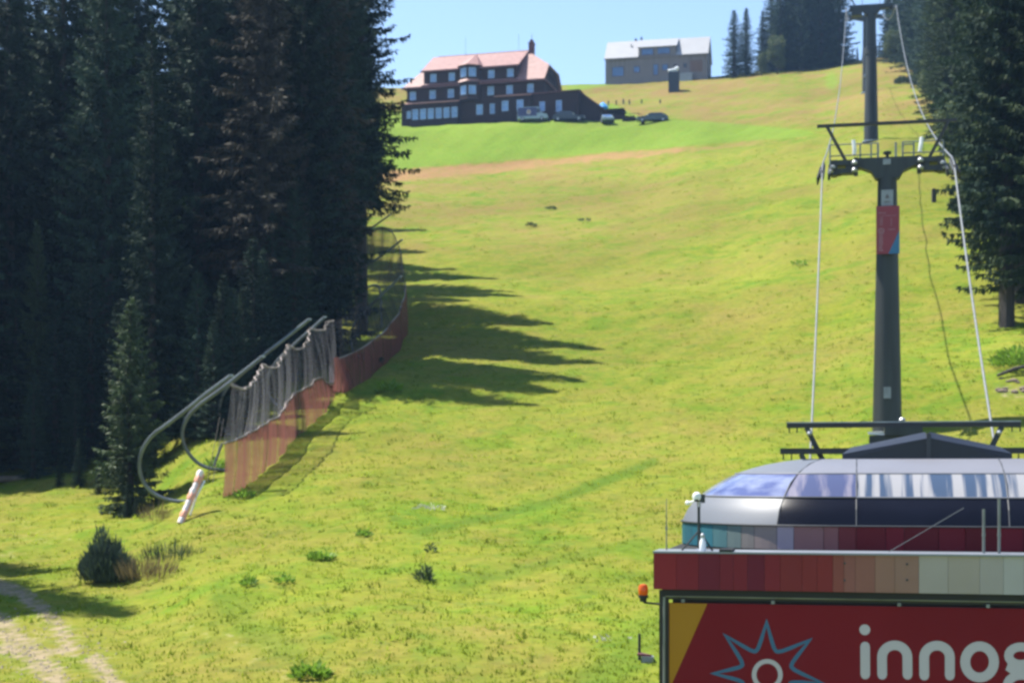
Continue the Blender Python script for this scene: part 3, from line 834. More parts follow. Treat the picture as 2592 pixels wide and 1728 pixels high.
def tufts(n=5200):
    """taller tussocks strewn over the whole slope"""
    rs = np.random.RandomState(17)
    y = 36 + rs.uniform(0, 1, n)**.9*185
    u = rs.uniform(0, 2600, n); x = (u-1296)/F*y
    z = ground_np(x, y); mk = masks(x, y, z)
    keep = (rs.uniform(0, 1, n) > mk[1]*2) & ((mk[2] < .3) | (rs.uniform(0, 1, n) < .35)) & (mk[3] < .4)
    x, y, z = x[keep], y[keep], z[keep]; n = len(x)
    size = rs.uniform(.5, 1.2, n)
    V = []
    for k in range(12):
        a = rs.uniform(0, 6.28, n); hh = rs.uniform(.07, .17, n)*size
        b = np.stack([x+rs.normal(size=n)*.16*size, y+rs.normal(size=n)*.16*size, z-.03], -1)
        t = b + np.stack([np.cos(a)*hh*.9, np.sin(a)*hh*.9, hh], -1)
        w = rs.uniform(.02, .05, n)*size
        sd = np.stack([np.cos(a+1.57)*w, np.sin(a+1.57)*w, np.zeros(n)], -1)
        V.append(np.stack([b-sd, b+sd, t], 1))
    V = np.concatenate(V).reshape(-1, 3)
    m = mat('tussock_blades', (.175, .225, .024), .9, .4, .25, trans=.72, spec=.1)
    o = link('meadow_tussocks', np_mesh('meadow_tussocks', V, np.arange(len(V)).reshape(-1, 3), m))
    return tag(o, 'tussocks of taller grass strewn over the slope', 'grass', kind='stuff')
tufts()
def pebbles(n=2600):
    rs = np.random.RandomState(23)
    y = rs.uniform(34, 52, n); u = rs.uniform(-60, 420, n); x = (u-1296)/F*y
    z = ground_np(x, y); mk = masks(x, y, z)
    keep = rs.uniform(0, 1, n) < mk[1]*.8
    x, y, z = x[keep], y[keep], z[keep]; n = len(x)
    r = rs.uniform(.015, .05, n)*(1+1.0*(rs.uniform(0, 1, n) > .95))
    c = np.stack([x, y, z], -1)
    o6 = np.array([(1,0,0),(0,1,0),(-1,0,0),(0,-1,0),(0,0,.7),(0,0,-.7)], float)
    V = (c[:, None, :] + o6[None]*(r[:, None, None]*rs.uniform(.7, 1.3, (n, 6, 1)))).reshape(-1, 3)
    f = np.array([(0,1,4),(1,2,4),(2,3,4),(3,0,4),(1,0,5),(2,1,5),(3,2,5),(0,3,5)])
    Fc = (np.arange(n)[:, None, None]*6 + f[None]).reshape(-1, 3)
    m = mat('path_stones', (.22, .18, .13), .9, .35, 6)
    return tag(link('path_gravel', np_mesh('path_gravel', V, Fc, m)), 'loose gravel lying on the dirt path', 'gravel', kind='stuff')
pebbles()
# ------------------------------------------------------------------ brown mountain hotel
def window(parent, x, z, w, h, y=0.0, pane='pane', frame='frame_white', mull=True, out=-1, axis='y', fr=.09, name='window'):
    """frame (part) with recessed pane (sub-part); front face at y, looking towards out"""
    f = MB()
    def bx(mb, a0, a1, d0, d1, z0, z1):
        lo, hi = min(d0, d1), max(d0, d1)
        if axis == 'y': mb.box(a0, a1, lo, hi, z0, z1)
        else: mb.box(lo, hi, a0, a1, z0, z1)
    y0, y1 = y - out*.02, y + out*.07
    bx(f, x-w/2-fr, x+w/2+fr, y0, y1, z-h/2-fr, z-h/2); bx(f, x-w/2-fr, x+w/2+fr, y0, y1, z+h/2, z+h/2+fr)
    bx(f, x-w/2-fr, x-w/2, y0, y1, z-h/2, z+h/2); bx(f, x+w/2, x+w/2+fr, y0, y1, z-h/2, z+h/2)
    if mull:
        bx(f, x-.03, x+.03, y0, y1-out*.012, z-h/2, z+h/2)
        bx(f, x-w/2, x-.03, y0, y1-out*.012, z+h*.16-.03, z+h*.16+.03); bx(f, x+.03, x+w/2, y0, y1-out*.012, z+h*.16-.03, z+h*.16+.03)
    fo = f.build(name, M[frame], parent)
    p = MB(); bx(p, x-w/2, x+w/2, y + out*.008, y + out*.028, z-h/2, z+h/2)
    p.build('pane', M[pane], fo)
    return fo

ho = thing('mountain_hotel', 'large dark brown timber hotel with faded red roof standing on the bright green bank', 'hotel', (-16.96, 255.0, 56.2), R(-15.2))
b = MB(); b.box(0, 22.9, 0, 12, -1.6, 5.9); b.build('wall', M['timber_dark'], ho)
b = MB(); b.box(-.6, 9.0, -1.0, -.004, -1.6, 3.2); b.build('front_extension', M['timber_dark2'], ho)
b = MB(); b.box(15.0, 20.9, -.9, -.004, -1.6, 3.5); b.build('front_extension', M['timber_dark2'], ho)
b = MB(); b.slab([(-.9,-1.35,3.18),(9.15,-1.35,3.18),(9.15,-.003,3.62),(-.9,-.003,3.62)], .12); b.build('lean_to_roof', M['roof_red'], ho)
b = MB(); b.slab([(14.9,-1.25,3.5),(21.0,-1.25,3.5),(21.0,-.003,3.9),(14.9,-.003,3.9)], .12); b.build('lean_to_roof', M['roof_red'], ho)
# right gable wall above eaves
b = MB(); b.prism([(.15,5.9),(11.85,5.9),(9.35,8.9),(2.65,8.9)], 22.3, 22.55, 'x'); b.build('gable_wall', M['timber_dark2'], ho)
rf = MB()
rf.slab([(-.6,-.7,5.85),(23.0,-.7,5.85),(23.0,2.57,9.0),(18.6,6,12.3),(3.4,6,12.3)], .2)
rf.slab([(-.6,12.7,5.85),(3.4,6,12.3),(18.6,6,12.3),(23.0,9.43,9.0),(23.0,12.7,5.85)], .2)
rf.slab([(-.6,-.7,5.85),(3.4,6,12.3),(-.6,12.7,5.85)], .2)
rf.slab([(23.0,2.57,9.0),(23.0,9.43,9.0),(18.6,6,12.3)], .2)
roof = rf.build('roof', M['roof_red'], ho)
b = MB(); b.tube([(3.4,6,12.33),(18.6,6,12.33)], .12, 6); b.build('ridge_cap', M['roof_edge'], roof)
# eave apron
b = MB(); b.box(-.65, 23.05, -.86, -.70, 5.66, 5.95); b.box(23.0, 23.16, -.7, 12.7, 5.66, 5.95); b.box(2.7, 18.6, -.62, .1, 6.0, 6.22); b.build('gutter', M['roof_edge'], ho)
# long shed dormer
b = MB(); b.box(2.9, 18.4, -.05, 3.0, 6.1, 8.55); b.prism([(3.0,8.55),(-.05,8.55),(3.0,9.95)], 3.0, 18.3, 'x')
b.build('dormer', M['timber_dark'], ho)
b = MB(); b.slab([(2.55,-.5,8.5),(18.75,-.5,8.5),(18.75,6.0,12.36),(2.55,6.0,12.36)], .18); b.build('dormer_roof', M['roof_red'], ho)
b = MB(); b.box(2.5, 18.8, -.62, -.5, 8.22, 8.5); b.build('fascia', M['roof_edge'], ho)
# pointed bay
bay = [(8.9,-.03),(9.25,-1.05),(10.7,-1.75),(12.15,-1.05),(12.5,-.03)]
b = MB(); b.prism(bay, 3.3, 8.75, 'z'); b.build('bay', M['timber_dark'], ho)
b = MB(); big = [(8.5,.1),(8.95,-1.25),(10.7,-2.15),(12.45,-1.25),(12.9,.1)]
ap = Vector((10.9, 2.6, 11.5))
for i in range(4): b.slab([(big[i][0],big[i][1],8.72),(big[i+1][0],big[i+1][1],8.72),ap], .12)
b.build('bay_roof', M['roof_red'], ho)
b = MB()
for i in range(4):
    p0, p1 = big[i], big[i+1]; q0, q1 = bay[i], bay[i+1]
    b.slab([(p0[0],p0[1],6.05),(p1[0],p1[1],6.05),(q1[0],q1[1],6.5),(q0[0],q0[1],6.5)], .06)
b.build('bay_apron', M['roof_red'], ho)
def bay_window(i, z):
    a = Vector((*bay[i], 0)); c = Vector((*bay[i+1], 0)); t = (c-a).normalized(); n = Vector((t.y, -t.x, 0))
    mid = (a+c)/2; w, h = 1.02, 1.25
    f = MB(); p = MB()
    def q(mb, s0, s1, z0, z1, e0, e1):
        pts_ = []
        for e in (e0, e1):
            for s, zz in ((s0,z0),(s1,z0),(s1,z1),(s0,z1)):
                w_ = mid + t*s + n*e; pts_.append((w_.x, w_.y, zz))
        mb.add(pts_, [(0,1,2,3),(7,6,5,4),(0,4,5,1),(1,5,6,2),(2,6,7,3),(3,7,4,0)])
    for s0, s1, z0, z1 in ((-w/2-.08,w/2+.08,z-h/2-.08,z-h/2),(-w/2-.08,w/2+.08,z+h/2,z+h/2+.08),(-w/2-.08,-w/2,z-h/2,z+h/2),(w/2,w/2+.08,z-h/2,z+h/2),(-.03,.03,z-h/2,z+h/2)):
        q(f, s0, s1, z0, z1, -.02, .06)
    q(p, -w/2, w/2, z-h/2, z+h/2, .004, .03)
    fo = f.build('window', M['frame_white'], ho); p.build('pane', M['pane'], fo)
for z in (7.55, 4.75): bay_window(1, z); bay_window(2, z)
def hx(zoomx): return ((zoomx/3.095+980)-1030)/348*22.9
for zx in (367, 513, 822, 970): window(ho, hx(zx), 7.35, .86, 1.12, -.05)
for zx in (203, 360, 505, 817, 963, 1123): window(ho, hx(zx), 4.72, .86, 1.2, 0)
for zx in (187, 238, 300, 361, 423, 485, 547): window(ho, hx(zx), 1.45, .84 if zx > 190 else .5, 1.5 if zx > 190 else 1.0, -1.0)
for zx in (730, 835): window(ho, hx(zx), 1.85, .9, 1.45, 0)
for zx in (940, 1055): window(ho, hx(zx), 1.95, .9, 1.45, -.9 if zx > 900 and hx(zx) > 15 else 0)
for yy in (4.6, 6.2, 7.8): window(ho, yy, 7.4, .7, 1.0, 22.55, pane='pane_dark', frame='timber_dark', out=1, axis='x')
for yy in (2.5, 5.0, 7.5): window(ho, yy, 4.7, .8, 1.1, 22.9, pane='pane_dark', frame='timber_dark', out=1, axis='x')
b = MB(); b.box(18.9, 19.7, 5.3, 6.3, 9.6, 13.3); b.box(18.8, 19.8, 5.2, 6.4, 13.3, 13.45)
ch = b.build('chimney', M['chimney'], ho)
b = MB(); b.box(19.05, 19.55, 5.5, 6.1, 13.45, 13.95); b.tube([(19.3,5.8,13.95),(19.3,5.8,15.0)], .035, 5); b.build('chimney_pot', M['chimney'], ch)
for x, h in ((8.1, 15.2), (17.1, 15.0)):
    b = MB(); b.tube([(x,5.9,12.2),(x,5.9,h)], .028, 5); b.build('lightning_rod', M['galv'], ho)
# annex
b = MB(); b.box(20.95, 28.5, -.35, 9, -2.6, 3.75); b.build('annex_wall', M['timber_dark'], ho)
b = MB(); b.slab([(20.85,-.7,3.78),(28.75,-.7,3.90),(28.75,9.2,3.90),(20.85,9.2,3.78)], .16); b.build('annex_roof', M['roof_edge'], ho)
b = MB(); b.prism([(28.5,-2.8),(31.8,-2.8),(31.8,1.2),(28.5,3.7)], .3, 8.5, 'y'); b.build('shed_wall', M['timber_dark2'], ho)
b = MB(); b.slab([(28.5,.05,3.84),(32.1,.05,1.12),(32.1,8.8,1.12),(28.5,8.8,3.84)], .14); b.build('shed_roof', M['roof_edge'], ho)
window(ho, 22.6, 1.65, .7, 1.3, -.35); window(ho, 25.3, 1.55, .75, 1.6, -.35)
b = MB(); b.box(27.5, 28.2, -.42, -.352, -1.5, 1.9); b.build('door', M['timber_dark2'], ho)

# ------------------------------------------------------------------ terrace shelter, railing, parasol, posts beside the hotel
g = on_ground(1548, 305)
ts = thing('terrace_shelter', 'low dark wooden shelter with flat top right of the hotel annex', 'shelter', (g.x, g.y+1.2, g.z), R(-12))
b = MB(); b.box(-2.2, 2.2, -.9, 2.2, 1.72, 1.92); b.build('roof', M['timber_dark2'], ts)
b = MB(); b.box(-2.1, 2.0, 2.0, 2.12, -.6, 1.72); b.build('back_wall', M['timber_dark'], ts)
for x in (-2.05, -.7, .7, 2.05):
    b = MB(); b.box(x-.08, x+.08, -.85, -.69, -.6, 1.72); b.build('post', M['timber_dark2'], ts)
b = MB(); b.box(-2.0, 2.0, -.80, -.72, .1, .85); b.build('front_boarding', M['timber_dark'], ts)
g = on_ground(1597, 309)
b = MB(); rs_ = random.Random(4)
wp = thing('firewood_pile', 'dark low wood pile between the shelter and the grey green car', 'wood pile', (g.x, g.y+.9, g.z), R(-12))
for r_ in range(4):
    for k in range(7-r_):
        b = MB(); x = -1.3+k*.4+r_*.2; z = .1+r_*.27
        b.tube([(x, -.5, z), (x+rs_.uniform(-.05,.05), .6, z)], .17, 8); b.build('log', M['timber_dark2'], wp)
g = on_ground(1615, 306)
b = MB(); pts_ = [(-1.6,0,-.3),(-1.6,0,1.15),(.3,0,1.25),(.75,0,1.05),(1.0,0,.6),(.9,0,.15),(1.0,0,-.3)]
b.tube(pts_, .05, 6); b.tube([(.3,0,1.25),(.25,0,-.3)], .045, 6); b.tube([(-1.6,0,.6),(.25,0,.65)], .035, 6)
o = b.build('railing', M['wood_post']); o.location = (g.x, g.y+2.2, g.z+.4); tag(o, 'curved brown railing behind the grey green parked car', 'railing')
g = P(1526, 275, 249.0)
pz = ground(g.x, g.y)
pa = thing('parasol', 'folded bright blue parasol on the terrace right of the hotel annex', 'parasol', (g.x, g.y, pz))
hgt = g.z-pz
b = MB(); b.tube([(0,0,-.2),(0,0,hgt+1.25)], .04, 6); b.build('pole', M['galv'], pa)
b = MB(); b.lathe([(.75,hgt-.05),(.95,hgt+.1),(.6,hgt+.6),(.05,hgt+1.0)], 8); b.build('canopy', M['parasol'], pa)
b = MB(); b.slab([(-1.6,-.1,hgt+.2),(-.5,-.1,hgt+.25),(-.6,-.1,hgt+.7),(-1.3,-.1,hgt+.65)], .06); b.build('side_cloth', M['parasol_red'], pa)
for u, v, h in ((1540,267,.95),(1560,266,1.0),(1578,264,1.1),(1593,265,1.0),(1624,262,.8),(1671,262,.8)):
    g = on_ground(u, v)
    b = MB(); h *= .7; b.box(-.1, .1, -.1, .1, -.2, h); b.box(-.06, .06, -.06, .06, h, h+.12)
    o = b.build('fence_post', M['wood_post']); o.location = g; o.rotation_euler.z = u*.3
    tag(o, 'short dark post on the dry grass behind the parasol and shelter', 'post', 'dark posts behind the terrace')

# ------------------------------------------------------------------ vehicles by the hotel
def car(name, label, u, v, d, rz, Lc, Hc, body, kind='car', cat='car', group=None):
    p = P(u, v, d); p.z = ground(p.x, p.y)
    t = thing(name, label, cat, p, rz, group)
    hl = Lc/2; W = .88
    if kind == 'car':
        low = [(-hl,.32),(hl,.32),(hl,.62),(hl-.12,.78),(hl-1.25,.92),(-hl+.25,.98),(-hl,.8)]
        cab = [(-hl+.25,.98),(hl-1.25,.92),(hl-2.1,Hc),(-hl+1.1,Hc),(-hl+.45,1.15)]
    else:
        low = [(-hl,.32),(hl,.32),(hl,.8),(hl-.1,1.0),(hl-.75,1.12),(-hl,1.05)]
        cab = [(-hl,1.05),(hl-.75,1.12),(hl-1.45,Hc),(-hl+.05,Hc)]
    b = MB(); b.prism(low, -W, W, 'y'); bd = b.build('body', M[body], t)
    b = MB(); b.prism(cab, -W+.08, W-.08, 'y'); b.build('cabin', M[body], t)
    n = len(cab)
    if kind == 'car':
        b = MB()
        xa, xb = -hl+.75, hl-1.6
        for x0, x1 in ((xa, (xa+xb)/2-.05), ((xa+xb)/2+.05, xb-.2)):
            m_ = MB(); 
            for yy in (-W+.066, W-.08): m_.box(x0, x1, yy, yy+.014, 1.04, Hc-.12)
            m_.build('side_window', M['pane_dark'], t)
    else:
        m_ = MB()
        for yy in (-W+.066, W-.08): m_.box(hl-1.6, hl-1.05, yy, yy+.014, 1.2, Hc-.3)
        m_.build('side_window', M['pane_dark'], t)
    a = Vector((cab[1][0], 0, cab[1][1])); c = Vector((cab[2][0], 0, cab[2][1])); nn = Vector((c.z-a.z, 0, -(c.x-a.x))).normalized()*.012
    if nn.x < 0: nn = -nn
    m_ = MB(); q0 = a+(c-a)*.1+nn; q1 = a+(c-a)*.9+nn
    m_.slab([(q0.x,-W+.16,q0.z),(q0.x,W-.16,q0.z),(q1.x,W-.2,q1.z),(q1.x,-W+.2,q1.z)], .01); m_.build('windscreen', M['pane_blue'], t)
    for sx in (-hl+.8, hl-.85):
        for sy in (-W+.02, W-.02):
            m_ = MB(); m_.wheel((sx, sy, .31), .31, .2, 14, 'y'); w = m_.build('wheel', M['rubber'], t)
            m_ = MB(); m_.wheel((sx, sy+(.1 if sy > 0 else -.1), .31), .19, .03, 10, 'y'); m_.build('rim', M['galv'], w)
    for sy in (-.6, .6):
        m_ = MB(); m_.box(hl-.1, hl+.03, sy-.16, sy+.16, .6, .76); m_.build('headlight', M['headlight'], t)
    for sy in (-.97, .93):
        m_ = MB(); m_.box(hl-1.75, hl-1.6, sy, sy+.06, .98, 1.1); m_.build('mirror', M['headlight'] if kind == 'car' else M[body], t)
    return t
# delivery van with blue panel and pale emblem
van = car('parked_van', 'pale van with dark blue side panel and round emblem parked before the hotel windows', 1349, 300, 247.2, R(-8), 4.7, 2.15, 'van_white', 'van', 'van')
b = MB(); b.box(-2.25, .75, -.905, -.882, .72, 2.02); pn = b.build('side_panel', M['van_blue'], van)
b = MB(); b.wheel((-.55, -.915, 1.35), .36, .02, 18, 'y'); b.build('emblem', M['letter_grey'], pn)
b = MB(); b.wheel((-.55, -.931, 1.38), .17, .02, 12, 'y'); b.build('emblem_centre', M['yellow'], pn)
car('parked_car', 'dark car parked between the van and the annex door', 1440, 303, 246.5, R(-6), 4.9, 1.55, 'car_dark')
car('parked_car', 'pale small car standing end on before the dark shelter', 1537, 306, 245.0, R(-88), 3.6, 1.5, 'car_light')
car('parked_car', 'grey green low car on the grass, rightmost vehicle below the grey house', 1652, 317, 241.5, R(172), 4.8, 1.38, 'car_green')

# ------------------------------------------------------------------ grey timber house on the ridge
gh = thing('timber_house', 'grey timber house with pale metal roof and wide dormer on the skyline', 'house', (17.55, 297.0, 74.2), R(-12.2))
zb = -2.0
b = MB(); b.box(0, 19.1, 0, 8, zb, 3.85); b.build('wall', M['timber_grey'], gh)
b = MB(); b.prism([(.0,3.85),(8,3.85),(4,7.75)], 18.85, 19.1, 'x'); b.build('gable', M['timber_grey'], gh)
b = MB(); b.prism([(.0,3.85),(8,3.85),(4,7.75)], 0, .25, 'x'); b.build('gable', M['timber_grey'], gh)
b = MB()
b.slab([(-.2,-.3,3.75),(6.2,-.3,3.75),(6.2,4,7.95),(-.2,4,7.95)], .16)
b.slab([(13.3,-.3,3.75),(19.3,-.3,3.75),(19.3,4,7.95),(13.3,4,7.95)], .16)
b.slab([(6.2,1.7,5.71),(13.3,1.7,5.71),(13.3,4,7.95),(6.2,4,7.95)], .16)
b.slab([(-.2,8.3,3.75),(-.2,4,7.95),(19.3,4,7.95),(19.3,8.3,3.75)], .16)
rg = b.build('roof', M['roof_metal'], gh)
b = MB(); b.box(6.25, 13.25, .0, 2.0, 3.86, 5.55); b.prism([(2.0,5.55),(0,5.55),(3.5,7.3),(3.5,5.6)], 6.3, 13.2, 'x'); dm = b.build('dormer', M['timber_grey'], gh)
b = MB(); b.slab([(6.05,-.25,5.55),(13.45,-.25,5.55),(13.45,4.0,8.0),(6.05,4.0,8.0)], .16); b.build('dormer_roof', M['roof_metal'], gh)
b = MB(); b.box(-.2, 19.3, -.36, -.3, 3.5, 3.72); b.build('gutter', M['timber_grey'], gh)
for x in (4.6, 12.2):
    b = MB(); b.tube([(x,2.4,6.0),(x,2.4,6.9)], .14, 8); b.build('vent_pipe', M['roof_metal'], rg)
b = MB(); b.box(5.0, 5.4, 4.0, 4.4, 7.8, 8.35); b.build('chimney', M['hut_dark'], rg)
for x0, x1, z0, z1, pn_, nm in ((6.9,9.0,4.15,5.2,'pane_blue','window'),(9.9,12.1,4.2,5.25,'pane_blue','window'),(1.35,3.4,.45,2.1,'pane_blue','window'),
                        (5.4,6.45,1.0,2.0,'pane_blue','window'),(9.1,9.9,.3,2.2,'pane_blue','door'),(10.75,11.75,1.1,2.1,'pane_blue','window'),
                        (12.9,13.4,1.5,2.0,'pane_dark','window'),(14.7,15.2,1.4,2.1,'pane_dark','window')):
    window(gh, (x0+x1)/2, (z0+z1)/2, x1-x0, z1-z0, 0.0, pane=pn_, frame='plate_dark', mull=False, fr=.1, name=nm)
b = MB()
for k in range(9): b.box(15.9+k*.26, 16.13+k*.26, -.06, -.004, .5, 2.6)
b.build('shutter', M['timber_shutter'], gh)
b = MB(); b.box(13.8, 16.4, -1.2, -.1, -1.5, .12); b.build('terrace_slab', M['plate_grey'], gh)

# dark hut on the dry slope
g = on_ground(1706, 232)
hu = thing('equipment_hut', 'narrow dark box hut with white round caps on top, below the grey house', 'hut', g, R(-10))
b = MB(); b.box(-.92, .92, -.8, .8, -.5, 3.15); b.build('body', M['hut_dark'], hu)
b = MB(); b.box(-.75, .05, -.83, -.8, .15, 2.8); b.build('door', M['hut_dark'], hu)
b = MB(); b.box(-1.0, 1.0, -.9, .9, 3.15, 3.27); b.build('roof', M['hut_dark'], hu)
for x, z, r_ in ((-.72, 3.55, .34), (-.1, 3.66, .3), (.52, 3.86, .4)):
    b = MB(); b.lathe([(r_*.5,-r_*.8),(r_,-r_*.2),(r_*.95,r_*.3),(r_*.5,r_*.75),(.02,r_*.85)], 12, (x, -.4, z)); b.build('cap', M['cap_white'], hu, True)
b = MB(); b.box(-.8, .7, -.5, -.3, 3.2, 3.6); b.build('cap_rail', M['cap_white'], hu)
# red earth mound and white sign by the skyline trees
g = on_ground(1998, 172)
V_ = []; rs_ = np.random.RandomState(8)
b = MB(); b.lathe([(2.6,-.5),(2.2,.3),(1.4,.8),(.6,1.1),(.05,1.2)], 14); o = b.build('earth_mound', M['earth'], None, True)
o.location = g; o.scale = (1, .8, .8); tag(o, 'small heap of red earth at the foot of the skyline spruces', 'earth mound')
g = on_ground(2044, 171)
sg = thing('small_sign', 'tiny white board on posts before the skyline spruces', 'sign', g)
b = MB(); b.box(-.45, .45, -.04, .04, .25, 1.0); b.build('board', M['white_paint'], sg)
for x in (-.35, .35):
    b = MB(); b.box(x-.04, x+.04, .04, .1, -.2, .9); b.build('post', M['wood_post'], sg)
# ------------------------------------------------------------------ lift towers (the line runs 12.3 degrees right of the view)
LA = R(-12.3)
TW = {1: (10.64, 43.0), 2: (14.96, 63.0), 3: (37.27, 164.0), 4: (52.4, 233.0)}
def lw(k, xp, yp, z):
    """tower-local point to world"""
    c, s = math.cos(LA), math.sin(LA)
    return Vector((TW[k][0] + xp*c - yp*s, TW[k][1] + xp*s + yp*c, z))

def sheave_train(par, side, z, slope, n, sp, r):
    sx = side*2.52
    b = MB(); b.bar((sx-side*.26, -(n*sp)/2, z-.28-slope*n*sp/2), (sx-side*.26, n*sp/2, z-.28+slope*n*sp/2), .10, .26)
    b.box(min(sx-side*.26, sx-side*.7), max(sx-side*.26, sx-side*.7), -.14, .14, z-.45, z-.2)
    tr = b.build('sheave_frame', M['steel_green'], par)
    for i in range(n):
        y = (i-(n-1)/2)*sp
        b = MB(); b.wheel((sx, y, z-.24+slope*y), r, .1, 14, 'x'); w = b.build('sheave', M['rubber'], tr)
        b = MB(); b.wheel((sx+.0, y, z-.24+slope*y), r*.6, .15, 10, 'x'); b.build('hub', M['galv'], tr)

def tower(k, label, zc, zbase, rbase, rtop, arm, full=True):
    x, y = TW[k]
    t = thing('lift_tower', label, 'lift tower', (x, y, 0), LA)
    b = MB(); b.tube([(0,0,zbase-1.5),(0,0,zbase),(0,0,zc-.55)], [rbase, rbase, rtop], 20); b.build('pole', M['steel_green'], t, True)
    b = MB(); b.lathe([(rbase+.2,-.1),(rbase+.2,.03),(rbase,.05)], 20, (0,0,zbase)); b.build('base_flange', M['galv'], t)
    return t

# --- tower 2, the fully visible one
SZ = 63.0/F
zc = (HZ-415)*SZ
t2 = tower(2, 'dark green lift tower carrying the red sign, fully visible in the middle of the line', zc, ground(*TW[2])-.1, .58, .37, 2.5)
b = MB(); b.prism([(-1.15,zc+.22),(1.15,zc+.22),(1.15,zc-.10),(.62,zc-.33),(.45,zc-.62),(-.45,zc-.62),(-.62,zc-.33),(-1.15,zc-.10)], -.3, .3, 'y')
b.build('cross_arm', M['steel_green'], t2)
for s in (-1, 1):
    b = MB()
    b.box(min(s*1.15, s*2.12), max(s*1.15, s*2.12), -.25, .25, zc-.02, zc+.18)
    b.box(min(s*1.15, s*2.12), max(s*1.15, s*2.12), -.25, .25, zc-.36, zc-.16)
    b.box(min(s*1.18, s*1.62), max(s*1.18, s*1.62), -.2, .2, zc-.16, zc-.02)
    b.box(min(s*1.95, s*2.2), max(s*1.95, s*2.2), -.3, .3, zc-.42, zc+.18)
    b.build('arm_end', M['steel_green'], t2)
    b = MB(); b.box(min(s*1.14, s*1.3), max(s*1.14, s*1.3), -.36, -.26, zc-.5, zc+.24); b.build('bracket', M['steel_dark'], t2)
    b = MB(); b.lathe([(.11,-.08),(.13,0),(.05,.09)], 10, (s*1.27, -.42, zc+.03)); b.lathe([(.11,-.08),(.14,0),(.05,.1)], 10, (s*1.27, -.42, zc-.27)); b.build('clamp', M['galv'], t2, True)
    b = MB(); b.tube([(s*1.26-.02,-.4,zc+.36),(s*1.26+s*.02,-.42,zc+.6),(s*1.26+s*.06,-.4,zc+.92)], .075, 8); b.build('white_tube', M['white_paint'], t2)
    b = MB(); b.bar((s*1.62,0,zc+.18), (s*2.36,0,zc+1.60), .12, .14, Vector((0,1,0))); b.build('brace', M['steel_dark'], t2)
    b = MB(); b.lathe([(.10,-.05),(.11,.03),(.04,.08)], 10, (s*2.12,-.4,zc-.12)); b.lathe([(.10,-.05),(.12,.03),(.04,.08)], 10, (s*2.2,-.4,zc-.3)); b.build('coupling', M['galv'], t2, True)
    sheave_train(t2, s, zc+.05, .34, 6, .42, .2)
    # catcher shoe
    b = MB(); b.bar((s*2.72,-.9,zc-.75), (s*2.6,.2,zc-.1), .05, .3); b.build('rope_catcher', M['steel_black'], t2)
b = MB(); b.bar((-2.75,0,zc+1.62), (2.68,0,zc+1.62), .13, .12); b.build('gantry_beam', M['steel_dark'], t2)
b = MB(); b.lathe([(.07,0),(.06,.16),(.16,.17),(.16,.26),(.02,.3)], 12, (0,0,zc+.22)); b.build('cap', M['steel_black'], t2)
b = MB(); b.box(-.17, .13, -.325, -.302, zc-.08, zc+.14); b.build('number_plate', M['plate_grey'], t2)
# walkway rails behind the arm
b = MB()
yb = .75
for x in (-2.25,-1.05,-.62,-.35,.35,.62,1.05,2.2):
    b.tube([(x,yb,zc+.1),(x,yb,zc+1.0)], .035 if abs(x) > .5 else .045, 6)
for x0, x1 in ((-2.25,-.35),(.62,2.2)):
    for z in (.55, 1.0): b.tube([(x0,yb,zc+z),(x1,yb,zc+z)], .026, 6)
b.tube([(.62,yb+.5,zc+1.0),(1.05,yb+.5,zc+1.0)], .03, 6)
b.build('handrail', M['post_steel'], t2)
b = MB(); b.box(-2.3, 2.25, .35, 1.3, zc+.02, zc+.1); b.build('walkway', M['steel_green'], t2)
# ladder on the back
b = MB()
for x in (-.18, .18): b.tube([(x,.75,2.2),(x,.62,zc)], .025, 5)
zz = 2.6
while zz < zc-.2:
    b.tube([(-.18,.70,zz),(.18,.70,zz)], .016, 5); zz += .3
b.build('ladder', M['galv'], t2)
# plates on the pole, facing the station
def pole_r(z): return .58 + (.37-.58)*(z-2.0)/(zc-.55-2.0)
z0, z1 = (HZ-648)*SZ, (HZ-528)*SZ
yp = -.60
b = MB(); b.box(-.44, .46, yp-.04, yp, z0, z1); sgn = b.build('red_sign', M['sign_red'], t2)
b = MB(); b.prism([(.46,z0+.92),(.46,z0),(.03,z0)], yp-.052, yp-.041, 'y'); b.build('blue_corner', M['sign_blue'], sgn)
rs_ = random.Random(12)
b = MB()
zz = z0+.12
while zz < z0+1.02:                       # upright worn lettering, large
    h = rs_.uniform(.05, .085); b.box(-.34, -.34+rs_.uniform(.12,.19), yp-.05, yp-.041, zz, zz+h); zz += h+.03
b.tube([(-.24+.11*math.cos(a/8*6.283), yp-.046, z0+1.02-.1+.10*math.sin(a/8*6.283)) for a in range(9)], .022, 5)
zz = z0+1.14
while zz < z0+1.42:
    h = rs_.uniform(.03, .05); b.box(-.30, -.18, yp-.05, yp-.041, zz, zz+h); zz += h+.03
for x0, x1, zt, h in ((-.33,-.04,z1-.30,.07),(-.30,.34,z1-.40,.035),(.02,.30,z0+.94,.06)):
    xx = x0
    while xx < x1-.03:
        w = rs_.uniform(.025,.05); b.box(xx, min(x1, xx+w), yp-.05, yp-.041, zt, zt+h*rs_.uniform(.7,1.1)); xx += w+.018
zz = z0+1.1
while zz < z0+1.42: b.box(.12, .17, yp-.05, yp-.041, zz, zz+.03); zz += .055
b.build('lettering', M['sign_print'], sgn)
z0b, z1b = (HZ-526)*SZ, (HZ-486)*SZ
b = MB(); b.box(-.24, .22, -.50, -.47, z0b, z1b); pg = b.build('notice_plate', M['plate_grey'], t2)
b = MB(); b.prism([(-.09,z0b+.30),(.06,z0b+.30),(.04,z0b+.40),(-.03,z0b+.46)], -.512, -.501, 'y'); b.box(-.14,.12,-.512,-.501,z0b+.14,z0b+.17); b.build('notice_print', M['plate_dark'], pg)
